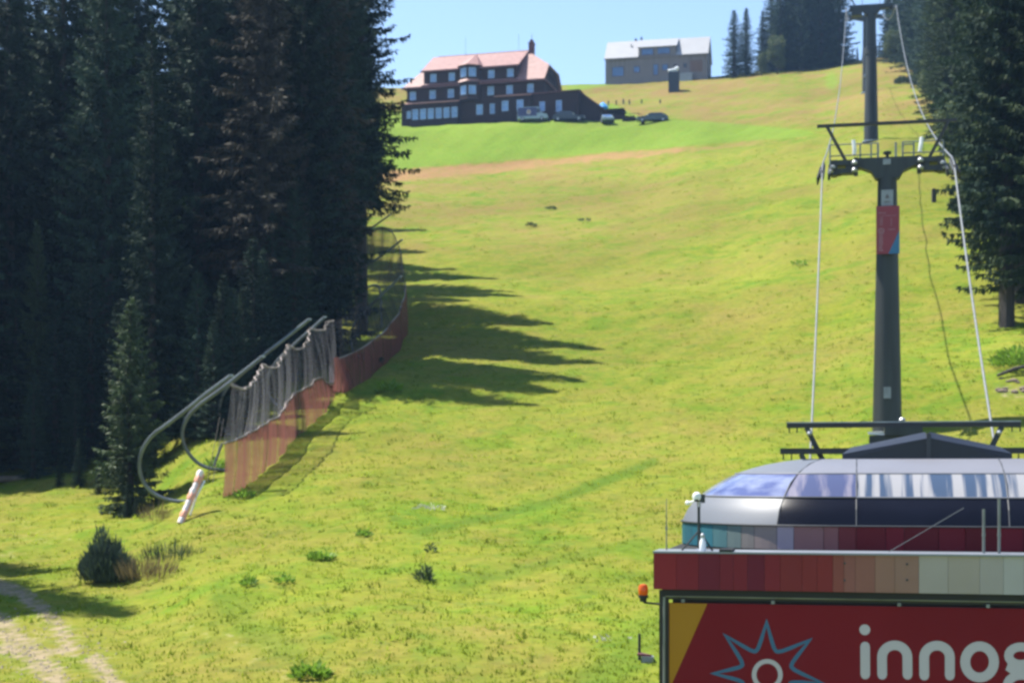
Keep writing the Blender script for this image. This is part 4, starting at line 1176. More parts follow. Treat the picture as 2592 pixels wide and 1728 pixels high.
b = MB(); b.box(-.15, .13, -.62, -.57, 3.0, 3.45); b.build('base_plate', M['plate_grey'], t2)

# --- tower 1 right behind the station
S1 = 43.0/F
zb1 = (HZ-1075)*S1; zl1 = (HZ-1141)*S1
t1 = tower(1, 'dark lift tower with two long cross bars just behind the station roof', zl1+.35, ground(*TW[1]), .56, .50, 2.5)
b = MB(); b.bar((-3.12,0,zb1), (3.06,0,zb1), .16, .13); up = b.build('upper_beam', M['steel_dark'], t1)
b = MB(); b.box(-3.12, 3.06, -.085, .085, zb1+.067, zb1+.095); b.build('lit_top_strip', M['galv'], up)  # pale strip added to stand for the sunlit top edge of the beam
b = MB(); b.bar((-3.28,-.3,zl1), (3.4,-.3,zl1), .18, .16); lo = b.build('lower_beam', M['steel_dark'], t1)
b = MB(); b.box(-.9, .95, -.35, .35, zl1-.1, zl1+.42); b.box(-.5,.5,-.5,.5,zl1+.42,zb1-.066); b.build('head_block', M['steel_green'], t1)
b = MB(); b.slab([(-.92,-.3,zl1+.5),(-.2,-.3,zl1+.44),(-.2,.3,zl1+.44),(-.92,.3,zl1+.5)], .04); b.build('white_plate', M['white_paint'], t1)
b = MB(); b.lathe([(.07,0),(.09,.05),(.05,.1)], 10, (-.02,-.05,zb1+.095)); b.build('bolt_head', M['galv'], t1)
for s in (-1, 1):
    b = MB(); b.bar((s*2.58,0,zb1-.06), (s*2.05,0,zb1-1.15), .14, .16, Vector((0,1,0))); b.build('brace', M['steel_green'], t1)
    b = MB(); b.bar((s*2.72,-.3,zl1-.08), (s*2.42,-.3,zl1-.75), .14, .16, Vector((0,1,0))); b.build('lower_brace', M['steel_green'], t1)
    b = MB()
    for x in (3.05, 2.84): b.tube([(s*x,0,zb1-.06),(s*x,0,zb1-.2)], .02, 5)
    for x in (3.2, 2.98): b.tube([(s*x,-.3,zl1-.07),(s*x,-.3,zl1-.24)], .02, 5)
    b.build('hanging_bolts', M['steel_black'], t1)
    b = MB(); b.lathe([(.05,-.06),(.08,0),(.05,.06)], 8, (s*2.5,-.1,zb1-.22)); b.build('clamp', M['galv'], t1)
b = MB(); b.box(-2.7, 2.7, -.25, .25, zl1-.85, zl1-.55); b.build('cross_arm', M['steel_green'], t1)

# --- tower 3 and 4 further up
S3 = 164.0/F
zc3 = (HZ-22)*S3
t3 = tower(3, 'tall grey lift tower far up the slope, standing before the thin pale one', zc3, ground(*TW[3]), .74, .48, 2.5)
b = MB(); b.prism([(-2.2,zc3+.35),(2.2,zc3+.35),(2.2,zc3+.05),(.9,zc3-.2),(.6,zc3-.7),(-.6,zc3-.7),(-.9,zc3-.2),(-2.2,zc3+.05)], -.35, .35, 'y'); b.build('cross_arm', M['steel_green'], t3)
b = MB(); b.box(-2.0,-.9,-.5,.5,zc3-.75,zc3-.1); b.build('arm_box', M['steel_green'], t3)
for s in (-1, 1):
    sheave_train(t3, s, zc3+.2, .34, 6, .42, .2)
    b = MB(); b.tube([(s*.9,.6,zc3+.3),(s*.9,.6,zc3+1.4)], .05, 6); b.tube([(s*2.1,.6,zc3+.3),(s*2.1,.6,zc3+1.4)], .05, 6); b.tube([(s*.9,.6,zc3+1.4),(s*2.1,.6,zc3+1.4)], .04, 6); b.build('handrail', M['galv'], t3)
    b = MB(); b.bar((s*1.6,0,zc3+.3), (s*2.4,0,zc3+1.9), .14, .14, Vector((0,1,0))); b.build('brace', M['steel_dark'], t3)
b = MB(); b.bar((-2.8,0,zc3+1.95), (2.8,0,zc3+1.95), .15, .14); b.build('gantry_beam', M['steel_dark'], t3)
for z in (zc3-7.0, zc3-12.5):
    b = MB(); b.box(-.5-.25, -.40, -.2, .1, z-.12, z+.12); b.build('pole_bracket', M['galv'], t3)
b = MB(); b.lathe([(.65,-.2),(.65,.5),(.57,.55)], 18, (0,0,zc3-4.6)); b.build('pole_band', M['steel_green'], t3)
S4 = 233.0/F
zc4 = (HZ-45)*S4
x4 = (2191-1296)*S4
TW[4] = (x4, 233.0)
t4 = tower(4, 'thin pale lift tower half hidden directly behind the tall far one', zc4, ground(*TW[4]), .5, .38, 2.5)
b = MB(); b.prism([(-2.4,zc4+.3),(2.4,zc4+.3),(2.4,zc4),(.5,zc4-.5),(-.5,zc4-.5),(-2.4,zc4)], -.3, .3, 'y'); b.build('cross_arm', M['steel_green'], t4)
for s in (-1, 1): sheave_train(t4, s, zc4+.2, .34, 4, .42, .2)

# --- ropes
def sag(a, c, s, n=24):
    return [a + (c-a)*(i/n) - Vector((0,0,s*4*(i/n)*(1-i/n))) for i in range(n+1)]
zt = .02
for side, lab in ((-1, 'left hauling rope of the lift, running from the station over all towers'),
                  (1, 'right hauling rope of the lift, thicker looking where it drops over the red sign tower')):
    pA = lw(4, side*2.52, 0, zc4+.42); pB = lw(3, side*2.52, 0, zc3+.22); pC = lw(2, side*2.52, .6, zc+.28); pC2 = lw(2, side*2.52, -.8, zc-.22)
    pD = lw(1, side*2.5, 0, .1); pE = Vector((6.57, 24.5, 0)) + Vector((side*2.5*math.cos(LA)+7*.213, side*2.5*math.sin(LA)+7*.977, .02))
    b = MB(); b.tube(sag(pA, pB, 1.2) + sag(pB, pC, 2.6)[1:] + sag(pC2, pD, .35) + sag(pD, pE, .15)[1:], .038 if side > 0 else .032, 8)
    tag(b.build('lift_rope', M['rope'], None, True), lab, 'rope')

# dark post below the right rope
g = on_ground(2364, 513)
b = MB(); b.box(-.16, .16, -.12, .12, -.3, 1.02); b.box(-.13, .13, -.09, .09, 1.02, 1.08); o = b.build('marker_post', M['wood_post']); o.location = g
tag(o, 'thick dark marker post on the slope right of the tower with the red sign', 'post')

# ------------------------------------------------------------------ bent net poles, nets, wrapped pole
def pix_tube(name, pts, d, r, label, foot=True):
    # the bend of each pole was measured at its own distance; poles stand square to the view line there
    p = [P(u, v, d + .10*i) for i, (u, v) in enumerate(pts)]
    if foot:
        q = p[-1].copy(); q.z = ground(q.x, q.y) - .25; q.x += .15; p.append(q)
    # smooth
    out = []
    n = len(p)
    for i in range(n-1):
        p0, p1, p2, p3 = p[max(i-1,0)], p[i], p[i+1], p[min(i+2,n-1)]
        for k in range(5):
            t = k/5
            out.append(.5*((2*p1) + (p2-p0)*t + (2*p0-5*p1+4*p2-p3)*t*t + (3*p1-p0-3*p2+p3)*t**3))
    out.append(p[-1])
    base = p[-1]
    b = MB(); b.tube([q - base for q in out], r, 8)
    t = thing(name, label, 'net pole', base, 0, 'bent steel poles of the safety net')
    b.build('tube', M['post_steel'], t, True)
    b = MB(); b.lathe([(r*1.35,-.04),(r*1.35,.04)], 8, tuple(out[0]-base)); b.build('end_cap', M['galv'], t)
    return t
pix_tube('net_pole', [(585,950),(525,994),(470,1038),(420,1076),(385,1102),(362,1135),(353,1170),(357,1205),(375,1236),(405,1257),(440,1267),(490,1269),(540,1269)], 58.0, .075,
         'lowest hook shaped grey steel pole, curving round left of the wrapped pole')
pix_tube('net_pole', [(665,902),(610,945),(555,988),(505,1024),(475,1055),(462,1090),(465,1122),(480,1150),(505,1174),(535,1186),(570,1190)], 62.0, .075,
         'second hook shaped steel pole up from the wrapped pole')
pix_tube('net_pole', [(783,808),(725,854),(660,905),(605,952),(572,985),(557,1020),(555,1055),(566,1085),(590,1108),(625,1120)], 68.0, .075,
         'long third steel pole whose bend shows through the pleated grey net')
pix_tube('net_pole', [(822,802),(780,840),(735,880),(700,915),(680,950),(676,985),(690,1015),(715,1035)], 73.0, .07,
         'steel pole with short tip beside the torn white cloth')
pix_tube('net_pole', [(1014,700),(965,748),(925,785),(900,815),(890,845),(891,880),(905,900),(930,912)], 85.0, .065,
         'straight steel pole crossing behind the dark shaded net')
pix_tube('net_pole', [(1017,607),(975,640),(935,668),(908,682),(897,700),(903,718),(925,727),(960,729)], 97.0, .065,
         'upper steel pole slanting before the translucent far net')
pix_tube('net_pole', [(987,544),(950,570),(918,592),(895,612),(885,635),(888,660),(905,675)], 104.0, .06,
         'highest steel pole sticking out beside the last boughs of the forest')

DEP = [(540,57.5),(565,58),(853,76.6),(1033,97),(1040,97)]
def net_strip(name, top, bot, dfun, m, label, n=70, rows=6, pleat=.06, freq=1.0, seed=0, cat='net', group=None, edge=True, cordr=.035, over=0.0):
    rs = np.random.RandomState(seed)
    us = np.linspace(0, 1, n)
    def along(poly):
        L = np.cumsum([0]+[math.hypot(a[0]-b_[0], a[1]-b_[1]) for a, b_ in zip(poly[:-1], poly[1:])]); L /= L[-1]
        return np.interp(us, L, [p[0] for p in poly]), np.interp(us, L, [p[1] for p in poly])
    tu, tv = along(top); bu, bv = along(bot)
    d = np.array([dfun(u_) for u_ in bu])
    V = []
    ph = rs.uniform(0, 6, 3)
    for i in range(n):
        a = P(tu[i], tv[i], d[i]+over); c = P(bu[i], bv[i], d[i])
        for r_ in range(rows+1):
            t = r_/rows
            p = a.lerp(c, t)
            w = math.sin(i*freq*.9+ph[0]) + .6*math.sin(i*freq*.37+ph[1]+t*.8)
            p = p + Vector((1, .2, 0))*(pleat*w*(.55+.45*t)) + Vector((.5,0,0))*.12*math.sin(math.pi*t)
            V.append(p)
    org = V[rows].copy()
    Fc = []
    for i in range(n-1):
        for r_ in range(rows):
            q = i*(rows+1)+r_
            Fc.append((q, q+1, q+rows+2, q+rows+1))
    t = thing(name, label, cat, org, 0, group)
    b = MB(); b.v = [tuple(p-org) for p in V]; b.f = Fc
    b.build('mesh_panel', m, t, True)
    if edge:
        b = MB(); b.tube([V[i*(rows+1)]-org for i in range(n)], cordr, 5); b.build('edge_cord', M['net_cord'], t)
    return t
FOOT = [(557,1263),(608,1242),(650,1210),(687,1178),(720,1145),(743,1112),(780,1082),(814,1052),(853,1005),(880,996),(905,978),(940,952),(985,915),(1015,880),(1030,845),(1034,810)]
_fd = np.array([on_ground(u_, v_).y for u_, v_ in FOOT])
_fd = np.minimum(np.convolve(np.pad(_fd, 1, mode='edge'), [.25,.5,.25], mode='valid'), _fd) - .12
DEP = [(540, _fd[0])] + [(u_, d_) for (u_, v_), d_ in zip(FOOT, _fd)]
dep = lambda u: float(pl(u, DEP))
topg = [(588,973),(602,981),(616,985),(632,978),(645,958),(655,945),(664,922),(682,930),(699,930),(715,905),(722,890),(731,873),(748,884),(766,882),(778,862),(786,831),(804,836),(822,835),(827,815),(847,811)]
botg = [(566,1122),(608,1108),(660,1078),(707,1052),(719,1029),(747,993),(786,975),(800,960),(812,954),(834,973),(850,930)]
redt = botg[:-1] + [(852,975)]
redb = [(557,1266),(608,1242),(650,1210),(687,1178),(720,1145),(743,1112),(780,1082),(814,1052),(853,1000)]
net_strip('grey_net', topg, botg, lambda u: dep(u)+.05, M['net_grey'], 'pleated pale grey safety net hanging in swags above the sunny red net', 120, 6, .10, 1.3, 1, cordr=.032)
net_strip('red_net', redt, redb, lambda u: dep(u), M['net_red'], 'sunlit dense red net along the foot of the pleated grey net', 100, 5, .07, .8, 2)
# cord loops of the swags
b = MB()
for i, (u, v) in enumerate(topg[:-1]):
    u2, v2 = topg[i+1]
    for k in range(3):
        uu, vv = u+(u2-u)*k/3, v+(v2-v)*k/3
        c = P(uu, vv, dep(uu)+.1); b.tube([c+Vector((-.07,-.03,-.05)), c+Vector((0,-.05,.06)), c+Vector((.07,-.03,-.05))], .02, 5)
o = b.build('cord_loops', M['net_cord']); o['kind'] = 'stuff'; o.parent = bpy.data.objects['grey_net']; o.matrix_parent_inverse = bpy.data.objects['grey_net'].matrix_basis.inverted()
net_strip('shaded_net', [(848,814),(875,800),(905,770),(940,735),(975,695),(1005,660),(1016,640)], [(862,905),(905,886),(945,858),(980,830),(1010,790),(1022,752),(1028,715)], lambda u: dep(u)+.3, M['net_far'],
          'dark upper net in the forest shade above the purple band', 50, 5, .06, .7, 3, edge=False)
net_strip('shaded_red_net', [(858,907),(905,888),(945,860),(980,832),(1010,792),(1022,752),(1028,715)], [(868,996),(905,976),(940,952),(985,915),(1015,880),(1030,845),(1033,810)], dep, M['net_red'],
          'dull purple red net band in the forest shade right of the torn cloth', 50, 4, .05, .7, 4)
net_strip('far_net', [(925,603),(945,585),(965,574),(985,580),(1000,598),(1012,630),(1018,660),(1020,690)], [(915,705),(935,712),(955,716),(975,720),(990,722),(1005,722),(1016,724),(1022,730)], lambda u: 100-(u-915)*.03, M['net_top'],
          'translucent highest net with rounded top at the end of the row', 40, 6, .03, .5, 5)
net_strip('red_net_flap', [(845,905),(853,903),(861,905),(866,910)], [(842,995),(858,992),(885,985),(898,975)], lambda u: dep(u)-.4, M['net_red'], 'bright sunlit corner flap where the two red nets meet', 14, 4, .04, 1, 6, edge=False)
b = MB(); q = [P(u, v, 75.0) for u, v in ((834,925),(842,932),(850,960),(853,970),(834,968),(833,950))]
b.slab([p-q[0] for p in q], .04); o = b.build('torn_cloth', M['net_white']); o.location = q[0]; tag(o, 'torn white cloth hanging in the gap between the two red nets', 'cloth')
# guy lines and thin stake behind the near end of the net
for (u0,v0,u1,v1,d,lab) in ((556,1055,524,1150,61.5,'thin guy line left of its twin behind the near net end'),(566,1060,538,1150,61.0,'thin guy line right of its twin behind the near net end')):
    b = MB(); a = P(u0,v0,d); c = P(u1,v1,d); c.z = ground(c.x, c.y)-.05; b.tube([a-c, Vector((0,0,0))], .014, 5); o = b.build('guy_line', M['net_cord']); o.location = c; tag(o, lab, 'guy line')
a = P(563,1120,59.0); c = P(546,1166,59.0); b = MB(); b.tube([a-c, Vector((0,0,0)), (c-a)*.3], .05, 6); o = b.build('stake', M['post_steel']); o.location = c; tag(o, 'short grey stake leaning at the near edge of the red net', 'stake')
# wrapped pole leaning out of the grass
w0 = P(455,1343,54.5); g0 = ground(w0.x, w0.y); base = Vector((w0.x, w0.y, g0)); tip = P(509,1192,55.5)
wt = thing('wrapped_pole', 'leaning pole wrapped in white and orange cloth before the lowest bent pole', 'pole', base)
ax = (tip-base); n = 9
for i in range(n):
    a = ax*(i/n); c = ax*((i+1)/n)
    b = MB(); rr = .105+.022*math.sin(i*1.9); b.tube([a, a.lerp(c,.5)+Vector((.012*math.sin(i*2.1),0,0)), c], [rr*.9, rr*1.1, rr*.92], 10)
    b.build('wrap', M['pad_pale'] if i % 3 != 1 else M['orange_pad'], wt, True)
b = MB(); b.tube([ax*.0+Vector((.10,-.02,.0)), ax*1.0+Vector((.09,-.02,-.1))], .045, 6); b.build('orange_strap', M['orange_pad'], wt)
b = MB(); b.tube([ax*1.0, ax*1.02], [.09,.03], 8); b.build('tip', M['pad_pale'], wt)
a = P(497,1256,55.2); c = P(518,1216,55.4)
b = MB(); gz = ground(a.x-.15,a.y); b.tube([Vector((a.x-.25,a.y,gz-.1)), a, c], .04, 6); o = b.build('thin_pole', M['white_paint']); tag(o, 'short thin white pole leaning just right of the wrapped pole', 'pole')

# stones and root hole at the right
rs_ = random.Random(6)
for i in range(11):
    u = 2520+rs_.uniform(0, 90); v = 975+rs_.uniform(-14, 22)
    g = on_ground(u, v)
    b = MB(); r_ = rs_.uniform(.08, .2); prof_ = [(r_*.75,-.15),(r_,.02),(r_*.85,r_*.35),(r_*.4,r_*.6),(.02,r_*.65)]
    b.lathe(prof_, 9); b.v = [(x*rs_.uniform(.85,1.15)*1.3, y*rs_.uniform(.85,1.15), z) for x, y, z in b.v]
    o = b.build('stone', M['stone']); o.location = g; o.rotation_euler.z = rs_.uniform(0, 6)
    tag(o, 'grey brown stone in the rubble patch under the right forest', 'stone', 'stones in the rubble patch on the right')
a = on_ground(2560, 958); b = MB(); b.tube([a+Vector((-.6,0,.05)), a+Vector((.2,.1,.35)), a+Vector((1.1,.2,.55))], [.06,.09,.05], 7); o = b.build('fallen_log', M['bark']); tag(o, 'dark fallen log above the stones on the right', 'log')
g = on_ground(20, 1208, 50, 120)
b = MB(); b.tube([(-1.2,0,.2),(1.2,.2,.25)], .16, 8); o = b.build('fallen_log', M['stone']); o.location = (g.x, 74.0, ground(g.x, 74.0)); tag(o, 'pale log lying at the far left foot of the forest', 'log')

# ------------------------------------------------------------------ lift station at the front right
ST = Vector((6.57, 24.5, 0.0)); CA, SA = math.cos(LA), math.sin(LA)
def st_local(u, v, yp):
    """local x, z on the plane y'=yp of the station seen at a photo pixel"""
    k = (u-1296)/F
    # (ST.x + x CA - yp SA) = k (ST.y + x SA + yp CA)
    x = (k*(ST.y+yp*CA) - ST.x + yp*SA)/(CA - k*SA)
    d = ST.y + x*SA + yp*CA
    return x, (HZ-v)/F*d

hood = thing('lift_terminal', 'rounded lift terminal hood with glazed band and dark gabled cover on top', 'lift station', ST, LA)
W, RC, YB = 4.2, 2.6, 8.0
path = []      # (x, y, nx, ny, seg)
def seg_of(x, y, a=None):
    if x < -2.44: return 0
    if x < -1.2: return 1
    if x < 1.1: return 2
    if x < 2.44: return 3
    return 4
pts_ = [(-W, y, 1, 0) for y in np.linspace(YB, RC, 8)]
for a in np.linspace(0, math.pi/2, 22)[1:]: pts_.append((-W+RC-RC*math.cos(a), RC-RC*math.sin(a), math.cos(a), math.sin(a)))
for x in np.linspace(-W+RC, W-RC, 15)[1:-1]: pts_.append((x, 0, 0, 1))
for a in np.linspace(math.pi/2, 0, 22): pts_.append((W-RC+RC*math.cos(a), RC-RC*math.sin(a), -math.cos(a), math.sin(a)))
pts_ += [(W, y, -1, 0) for y in np.linspace(RC, YB, 8)[1:]]
# insert exact seams
def at_x(xs_):
    out = []
    for p, q in zip(pts_[:-1], pts_[1:]):
        out.append(p)
        for s in xs_:
            if p[0] < s < q[0] or q[0] < s < p[0]:
                t = (s-p[0])/(q[0]-p[0]); out.append(tuple(p[i]+(q[i]-p[i])*t for i in range(4)))
    out.append(pts_[-1]); return out
pts_ = at_x([-2.44, -1.2, 1.1, 2.44])
BANDS = {'base': (-1.19, -.82, 0, 0), 'lower': (-.80, -.37, .01, .31), 'glass': (-.355, .005, .325, .92), 'roof': (.02, .26, .95, 2.05)}
def band_pts(p, z, ins): return (p[0]+p[2]*ins, p[1]+p[3]*ins, z)
def band(name, plist, key, m, parent, rows=3, bulge=.05, smooth=True, shrink=0.0):
    z0, z1, i0, i1 = BANDS[key]
    b = MB(); n = len(plist)
    for p in plist:
        for r_ in range(rows+1):
            t = r_/rows
            bl = bulge*math.sin(math.pi*t)
            b.v.append(band_pts(p, z0+(z1-z0)*t + bl*.5, i0+(i1-i0)*t - bl*.6 + shrink))
    for i in range(n-1):
        for r_ in range(rows):
            q = i*(rows+1)+r_
            b.f.append((q, q+rows+1, q+rows+2, q+1))
    return b.build(name, m, parent, smooth, recalc=False)
segs = {}
for i, (p, q) in enumerate(zip(pts_[:-1], pts_[1:])):
    s = seg_of((p[0]+q[0])/2, 0)
    segs.setdefault(s, []).append((p, q))
LOWM = {0: 'gfk_white', 1: 'smoked', 2: 'smoked', 3: 'smoked', 4: 'gfk_white'}
GLM = {0: 'pane_corner', 1: 'pane_mid', 2: 'pane_streak', 3: 'pane_streak', 4: 'pane_corner'}
for s, pq in segs.items():
    pl_ = [pq[0][0]] + [q for _, q in pq]
    band('lower_panel', pl_, 'lower', M[LOWM[s]], hood)
    band('window_band', pl_, 'glass', M[GLM[s]], hood, 4, .03)
    band('roof_shell', pl_, 'roof', M['gfk_white' if s in (0, 4) else 'gfk_roof'], hood, 4, .06)
    for key, zz, ins, m in (('sill', -.365, .30, 'gfk_roof'), ('top_rail', .012, .93, 'gfk_roof'), ('drip_edge', -.81, -.012, 'seam')):
        if s in (1,) and key == 'sill': mm = 'seam'
        else: mm = m
        b = MB(); b.tube([band_pts(p, zz, ins) for p in pl_], .016, 6); b.build(key, M[mm], hood)
# seams between segments
for sx in (-2.44, -1.2, 1.1, 2.44):
    p = min(pts_, key=lambda q: abs(q[0]-sx)+ (0 if q[1] < RC else 9))
    line = []
    for key in ('lower', 'glass', 'roof'):
        z0, z1, i0, i1 = BANDS[key]
        for t in (0, .5, 1): line.append(band_pts(p, z0+(z1-z0)*t+.028*math.sin(math.pi*t), i0+(i1-i0)*t-.035*math.sin(math.pi*t)))
    b = MB(); b.tube(line, .013, 6); b.build('seam', M['seam'], hood)
# top deck
inner = [band_pts(p, .27, 2.07) for p in pts_ if not (p[0] < -2.2 and p[1] > RC+.2) or True]
b = MB(); b.prism([(-2.1,2.05),(2.1,2.05),(2.1,YB),(-2.1,YB)], .20, .262, 'z'); b.build('roof_deck', M['gfk_roof'], hood)
b = MB(); b.prism([(-W+.02,-1.19),(W-.02,-1.19),(W-.02,-.8),(W-.33,-.37),(W-.94,.0),(W-2.05,.2),(-W+2.05,.2),(-W+.94,.0),(-W+.33,-.37),(-W+.02,-.8)], YB, YB+.05, 'y'); b.build('rear_panel', M['smoked'], hood)
# coloured skirt panels
SK = [(-.36,(.010,.050,.075)),(-.30,(.012,.075,.105)),(-.22,(.018,.110,.135)),(-.14,(.05,.14,.15)),(-.07,(.11,.16,.16)),(.0,(.17,.175,.17))]
skirt_cols = {}
def skm(c):
    k = tuple(c)
    if k not in skirt_cols: skirt_cols[k] = mat("skirt_colour", (c[0]*1.35, c[1]*1.1, c[2]*1.1), .6, .06, 2, spec=.15)
    return skirt_cols[k]
L_ = [0]
for p, q in zip(pts_[:-1], pts_[1:]): L_.append(L_[-1]+math.hypot(p[0]-q[0], p[1]-q[1]))
def at_len(t):
    i = max(0, min(len(L_)-2, int(np.searchsorted(L_, t))-1)); f = (t-L_[i])/(L_[i+1]-L_[i])
    return tuple(pts_[i][k]+(pts_[i+1][k]-pts_[i][k])*f for k in range(4))
seam_len = L_[min(range(len(pts_)), key=lambda i: abs(pts_[i][0]+2.44)+(0 if pts_[i][1] < RC else 9))]
left = [(.0,(.010,.055,.080)),(2.2,(.014,.085,.115)),(5.6,(.014,.075,.105)),(6.0,(.014,.090,.125)),(6.35,(.020,.105,.135)),(6.7,(.045,.125,.135)),(7.05,(.085,.140,.135)),(7.35,(.135,.150,.140)),(7.6,(.165,.16,.15))]
off = seam_len-8.0
bounds = []
for t, c in left: bounds.append((max(0, t+off), c))
right = [(0,(.22,.22,.26)),(.28,(.175,.105,.105)),(.75,(.165,.085,.085)),(.98,(.115,.028,.032)),(1.25,(.095,.013,.018)),(1.7,(.115,.014,.022)),(1.98,(.085,.012,.017)),(2.5,(.105,.013,.02)),(2.9,(.080,.011,.015)),(3.4,(.11,.012,.02)),(3.75,(.085,.012,.016)),(4.0,(.10,.012,.02)),(4.6,(.15,.035,.05)),(5.2,(.13,.025,.04)),(6.2,(.10,.012,.02)),(7.2,(.13,.02,.03)),(8.5,(.10,.012,.02)),(10.5,(.12,.015,.02))]
for t, c in right: bounds.append((seam_len+t, c))
total = L_[-1]
for i, (t0, c) in enumerate(bounds):
    t1 = bounds[i+1][0] if i+1 < len(bounds) else total
    if t1-t0 < .05: continue
    n = max(2, int((t1-t0)/.12)+1)
    pl_ = [at_len(t) for t in np.linspace(t0+.004, t1-.004, n)]
    band('skirt_panel', pl_, 'base', skm(c), hood, 1, 0.0, False)
# underside body and supports
b = MB(); b.prism([(-3.0,1.0),(-1.9,.25),(1.9,.25),(3.0,1.0),(3.6,YB-.1),(-3.6,YB-.1)], -1.75, -.9, 'z'); b.build('underside', M['under'], hood)
b = MB()
for i, p in enumerate(pts_):
    q = band_pts(p, 0, .06); b.v += [(q[0], q[1], -1.19), (q[0]+p[2]*.5, q[1]+p[3]*.5, -1.50)]
for i in range(len(pts_)-1): b.f.append((2*i, 2*i+2, 2*i+3, 2*i+1))
b.build('chin', M['under'], hood, False, False)
b = MB()
for x in (-2.9, 2.9):
    for y in (2.2, 7.0): b.box(x-.2, x+.2, y-.2, y+.2, -6.2, -1.6)
b.build('column', M['steel_green'], hood)
# gabled dark cover on the roof
zr = .24
for s, nm in ((-1, 'cover_half'), (1, 'cover_half')):
    b = MB()
    xs0, xs1 = (-1.44, -.035) if s < 0 else (.035, 1.36)
    xo, xi = (xs0, xs1) if s < 0 else (xs1, xs0)
    y0_, y1_ = 2.45, 5.4
    ze, zk = .47, .735
    b.add([(xo,y0_,zr),(xi,y0_,zr),(xi,y0_+.02,zk-.12),(xi,y0_+.55,zk),(xo+(-s)*.14,y0_+.55,ze),(xo,y0_+.02,ze-.12),
           (xo,y1_,zr),(xi,y1_,zr),(xi,y1_,zk),(xo+(-s)*.12,y1_,ze),(xo,y1_,ze-.12)],
          [(0,1,2,5),(5,2,3,4),(4,3,8,9),(5,4,9,10),(0,5,10,6),(6,10,9,8,7),(1,7,8,3,2)])
    b.build(nm, M['tent'], hood)
b = MB(); b.box(-.035, .035, 2.43, 5.4, zr, .70); b.build('cover_seam', M['seam'], hood)

# ------------------------------------------------------------------ front building with fascia and banner
YF = -1.5
sb = thing('station_building', 'front station building with red to grey fascia strip and big red banner', 'building', ST, LA)
x0f, z_t = st_local(1655, 1400, YF); _, z_b = st_local(1655, 1490, YF)
z_t, z_b = -1.19, -1.735
FU = [(1655,(.150,.017,.020)),(1712,(.130,.015,.020)),(1768,(.095,.013,.022)),(1822,(.115,.015,.022)),(1856,(.120,.015,.021)),(1892,(.088,.012,.022)),(1935,(.125,.016,.021)),(1975,(.125,.020,.021)),(2030,(.130,.021,.021)),
      (2068,(.135,.021,.021)),(2108,(.150,.048,.038)),(2136,(.16,.068,.055)),(2165,(.165,.075,.058)),(2215,(.185,.105,.078)),(2265,(.185,.112,.085)),(2326,(.24,.225,.195)),(2400,(.23,.21,.175)),(2480,(.235,.225,.20)),(2540,(.255,.255,.235)),(2592,(.25,.25,.24)),(2680,(.24,.24,.22)),(2800,(.2,.14,.11)),(2900,(.14,.03,.03))]
xr = 4.21
for i, (u, c) in enumerate(FU):
    xa = st_local(u, 1400, YF)[0]; xb_ = st_local(FU[i+1][0], 1400, YF)[0] if i+1 < len(FU) else xr
    xa = max(xa, -xr); xb_ = min(xb_, xr)
    if xb_-xa < .02: continue
    k = tuple(c); key = ('f',)+k
    if key not in skirt_cols: skirt_cols[key] = mat("fascia_colour", (c[0]*1.45, c[1]*1.36, c[2]*1.42), .6, .06, 1.5, spec=.15)
    b = MB(); b.box(xa+.002, xb_-.002, YF, YF+.04, z_b, z_t); b.build('fascia_panel', skirt_cols[key], sb)
b = MB(); b.box(-xr, -xr+.03, YF+.042, .2, z_b, z_t); b.build('fascia_side', mat('fascia_side_red', (.15,.017,.02), .45, .06, 1.5), sb)
b = MB(); b.box(-xr, xr, YF-.03, YF+.75, z_t+.002, z_t+.03); led = b.build('roof_flashing', M['ledge'], sb)
b = MB(); b.box(-xr+.02, xr-.02, YF+.76, 8.5, z_t-.12, z_t-.02); b.build('flat_roof', M['under'], sb)
b = MB(); b.box(-3.95, 3.95, -1.2, 8.3, -5.9, z_b-.05); b.build('wall', M['station_wall'], sb)
b = MB(); b.box(-4.08, 4.08, YF+.05, -1.0, z_b-.10, z_b+.02); b.build('soffit', M['under'], sb)
for u, v in ((2138,1425),(2138,1468),(2296,1427),(2296,1467)):
    x, z = st_local(u, v, YF); b = MB(); b.wheel((x, YF-.004, z), .018, .01, 8, 'y'); b.build('screw', M['seam'], sb)
# banner frame + banner
xl, _ = st_local(1668, 1600, -1.42); xl2, zt2 = st_local(1693, 1524, -1.36)
b = MB(); b.box(xl, 4.1, -1.40, -1.34, z_b-.16, z_b-.02); b.box(xl, xl+.05, -1.40, -1.34, -5.3, z_b-.16); b.box(xl2-.045, xl2, -1.40, -1.34, -5.3, z_b-.16); b.box(4.05, 4.1, -1.40, -1.34, -5.3, z_b-.16)
fr = b.build('banner_frame', M['steel_black'], sb)
b = MB(); b.tube([(xl+.10,-1.43,z_b-.105),(4.05,-1.43,z_b-.105)], .018, 8); b.tube([(xl+.08,-1.43,z_b-.12),(xl+.08,-1.43,-5.2)], .022, 8); b.build('frame_tube', M['frame_tube'], fr)
for u in (1730, 1957, 2276, 2500):
    x, _ = st_local(u, 1520, -1.4); b = MB(); b.box(x-.025, x+.025, -1.47, -1.405, z_b-.20, z_b-.15); b.build('clip', M['frame_tube'], fr)
YBN = -1.36
b = MB(); b.box(xl2+.003, 4.04, YBN-.02, YBN, -4.5, zt2); ban = b.build('banner', M['banner_red'], sb)
def bp(px, py, base=(1660,1520), sc=2.5236):
    """banner-plane point from a measured close-up of the banner"""
    return st_local(base[0]+px/sc, base[1]+py/sc, YBN-.02)
xa, za = st_local(1694, 1527, YBN); xb_, _ = st_local(1791, 1527, YBN); xc, zc_ = st_local(1702, 1728, YBN)
slope = (xb_-xc)/(za-zc_)
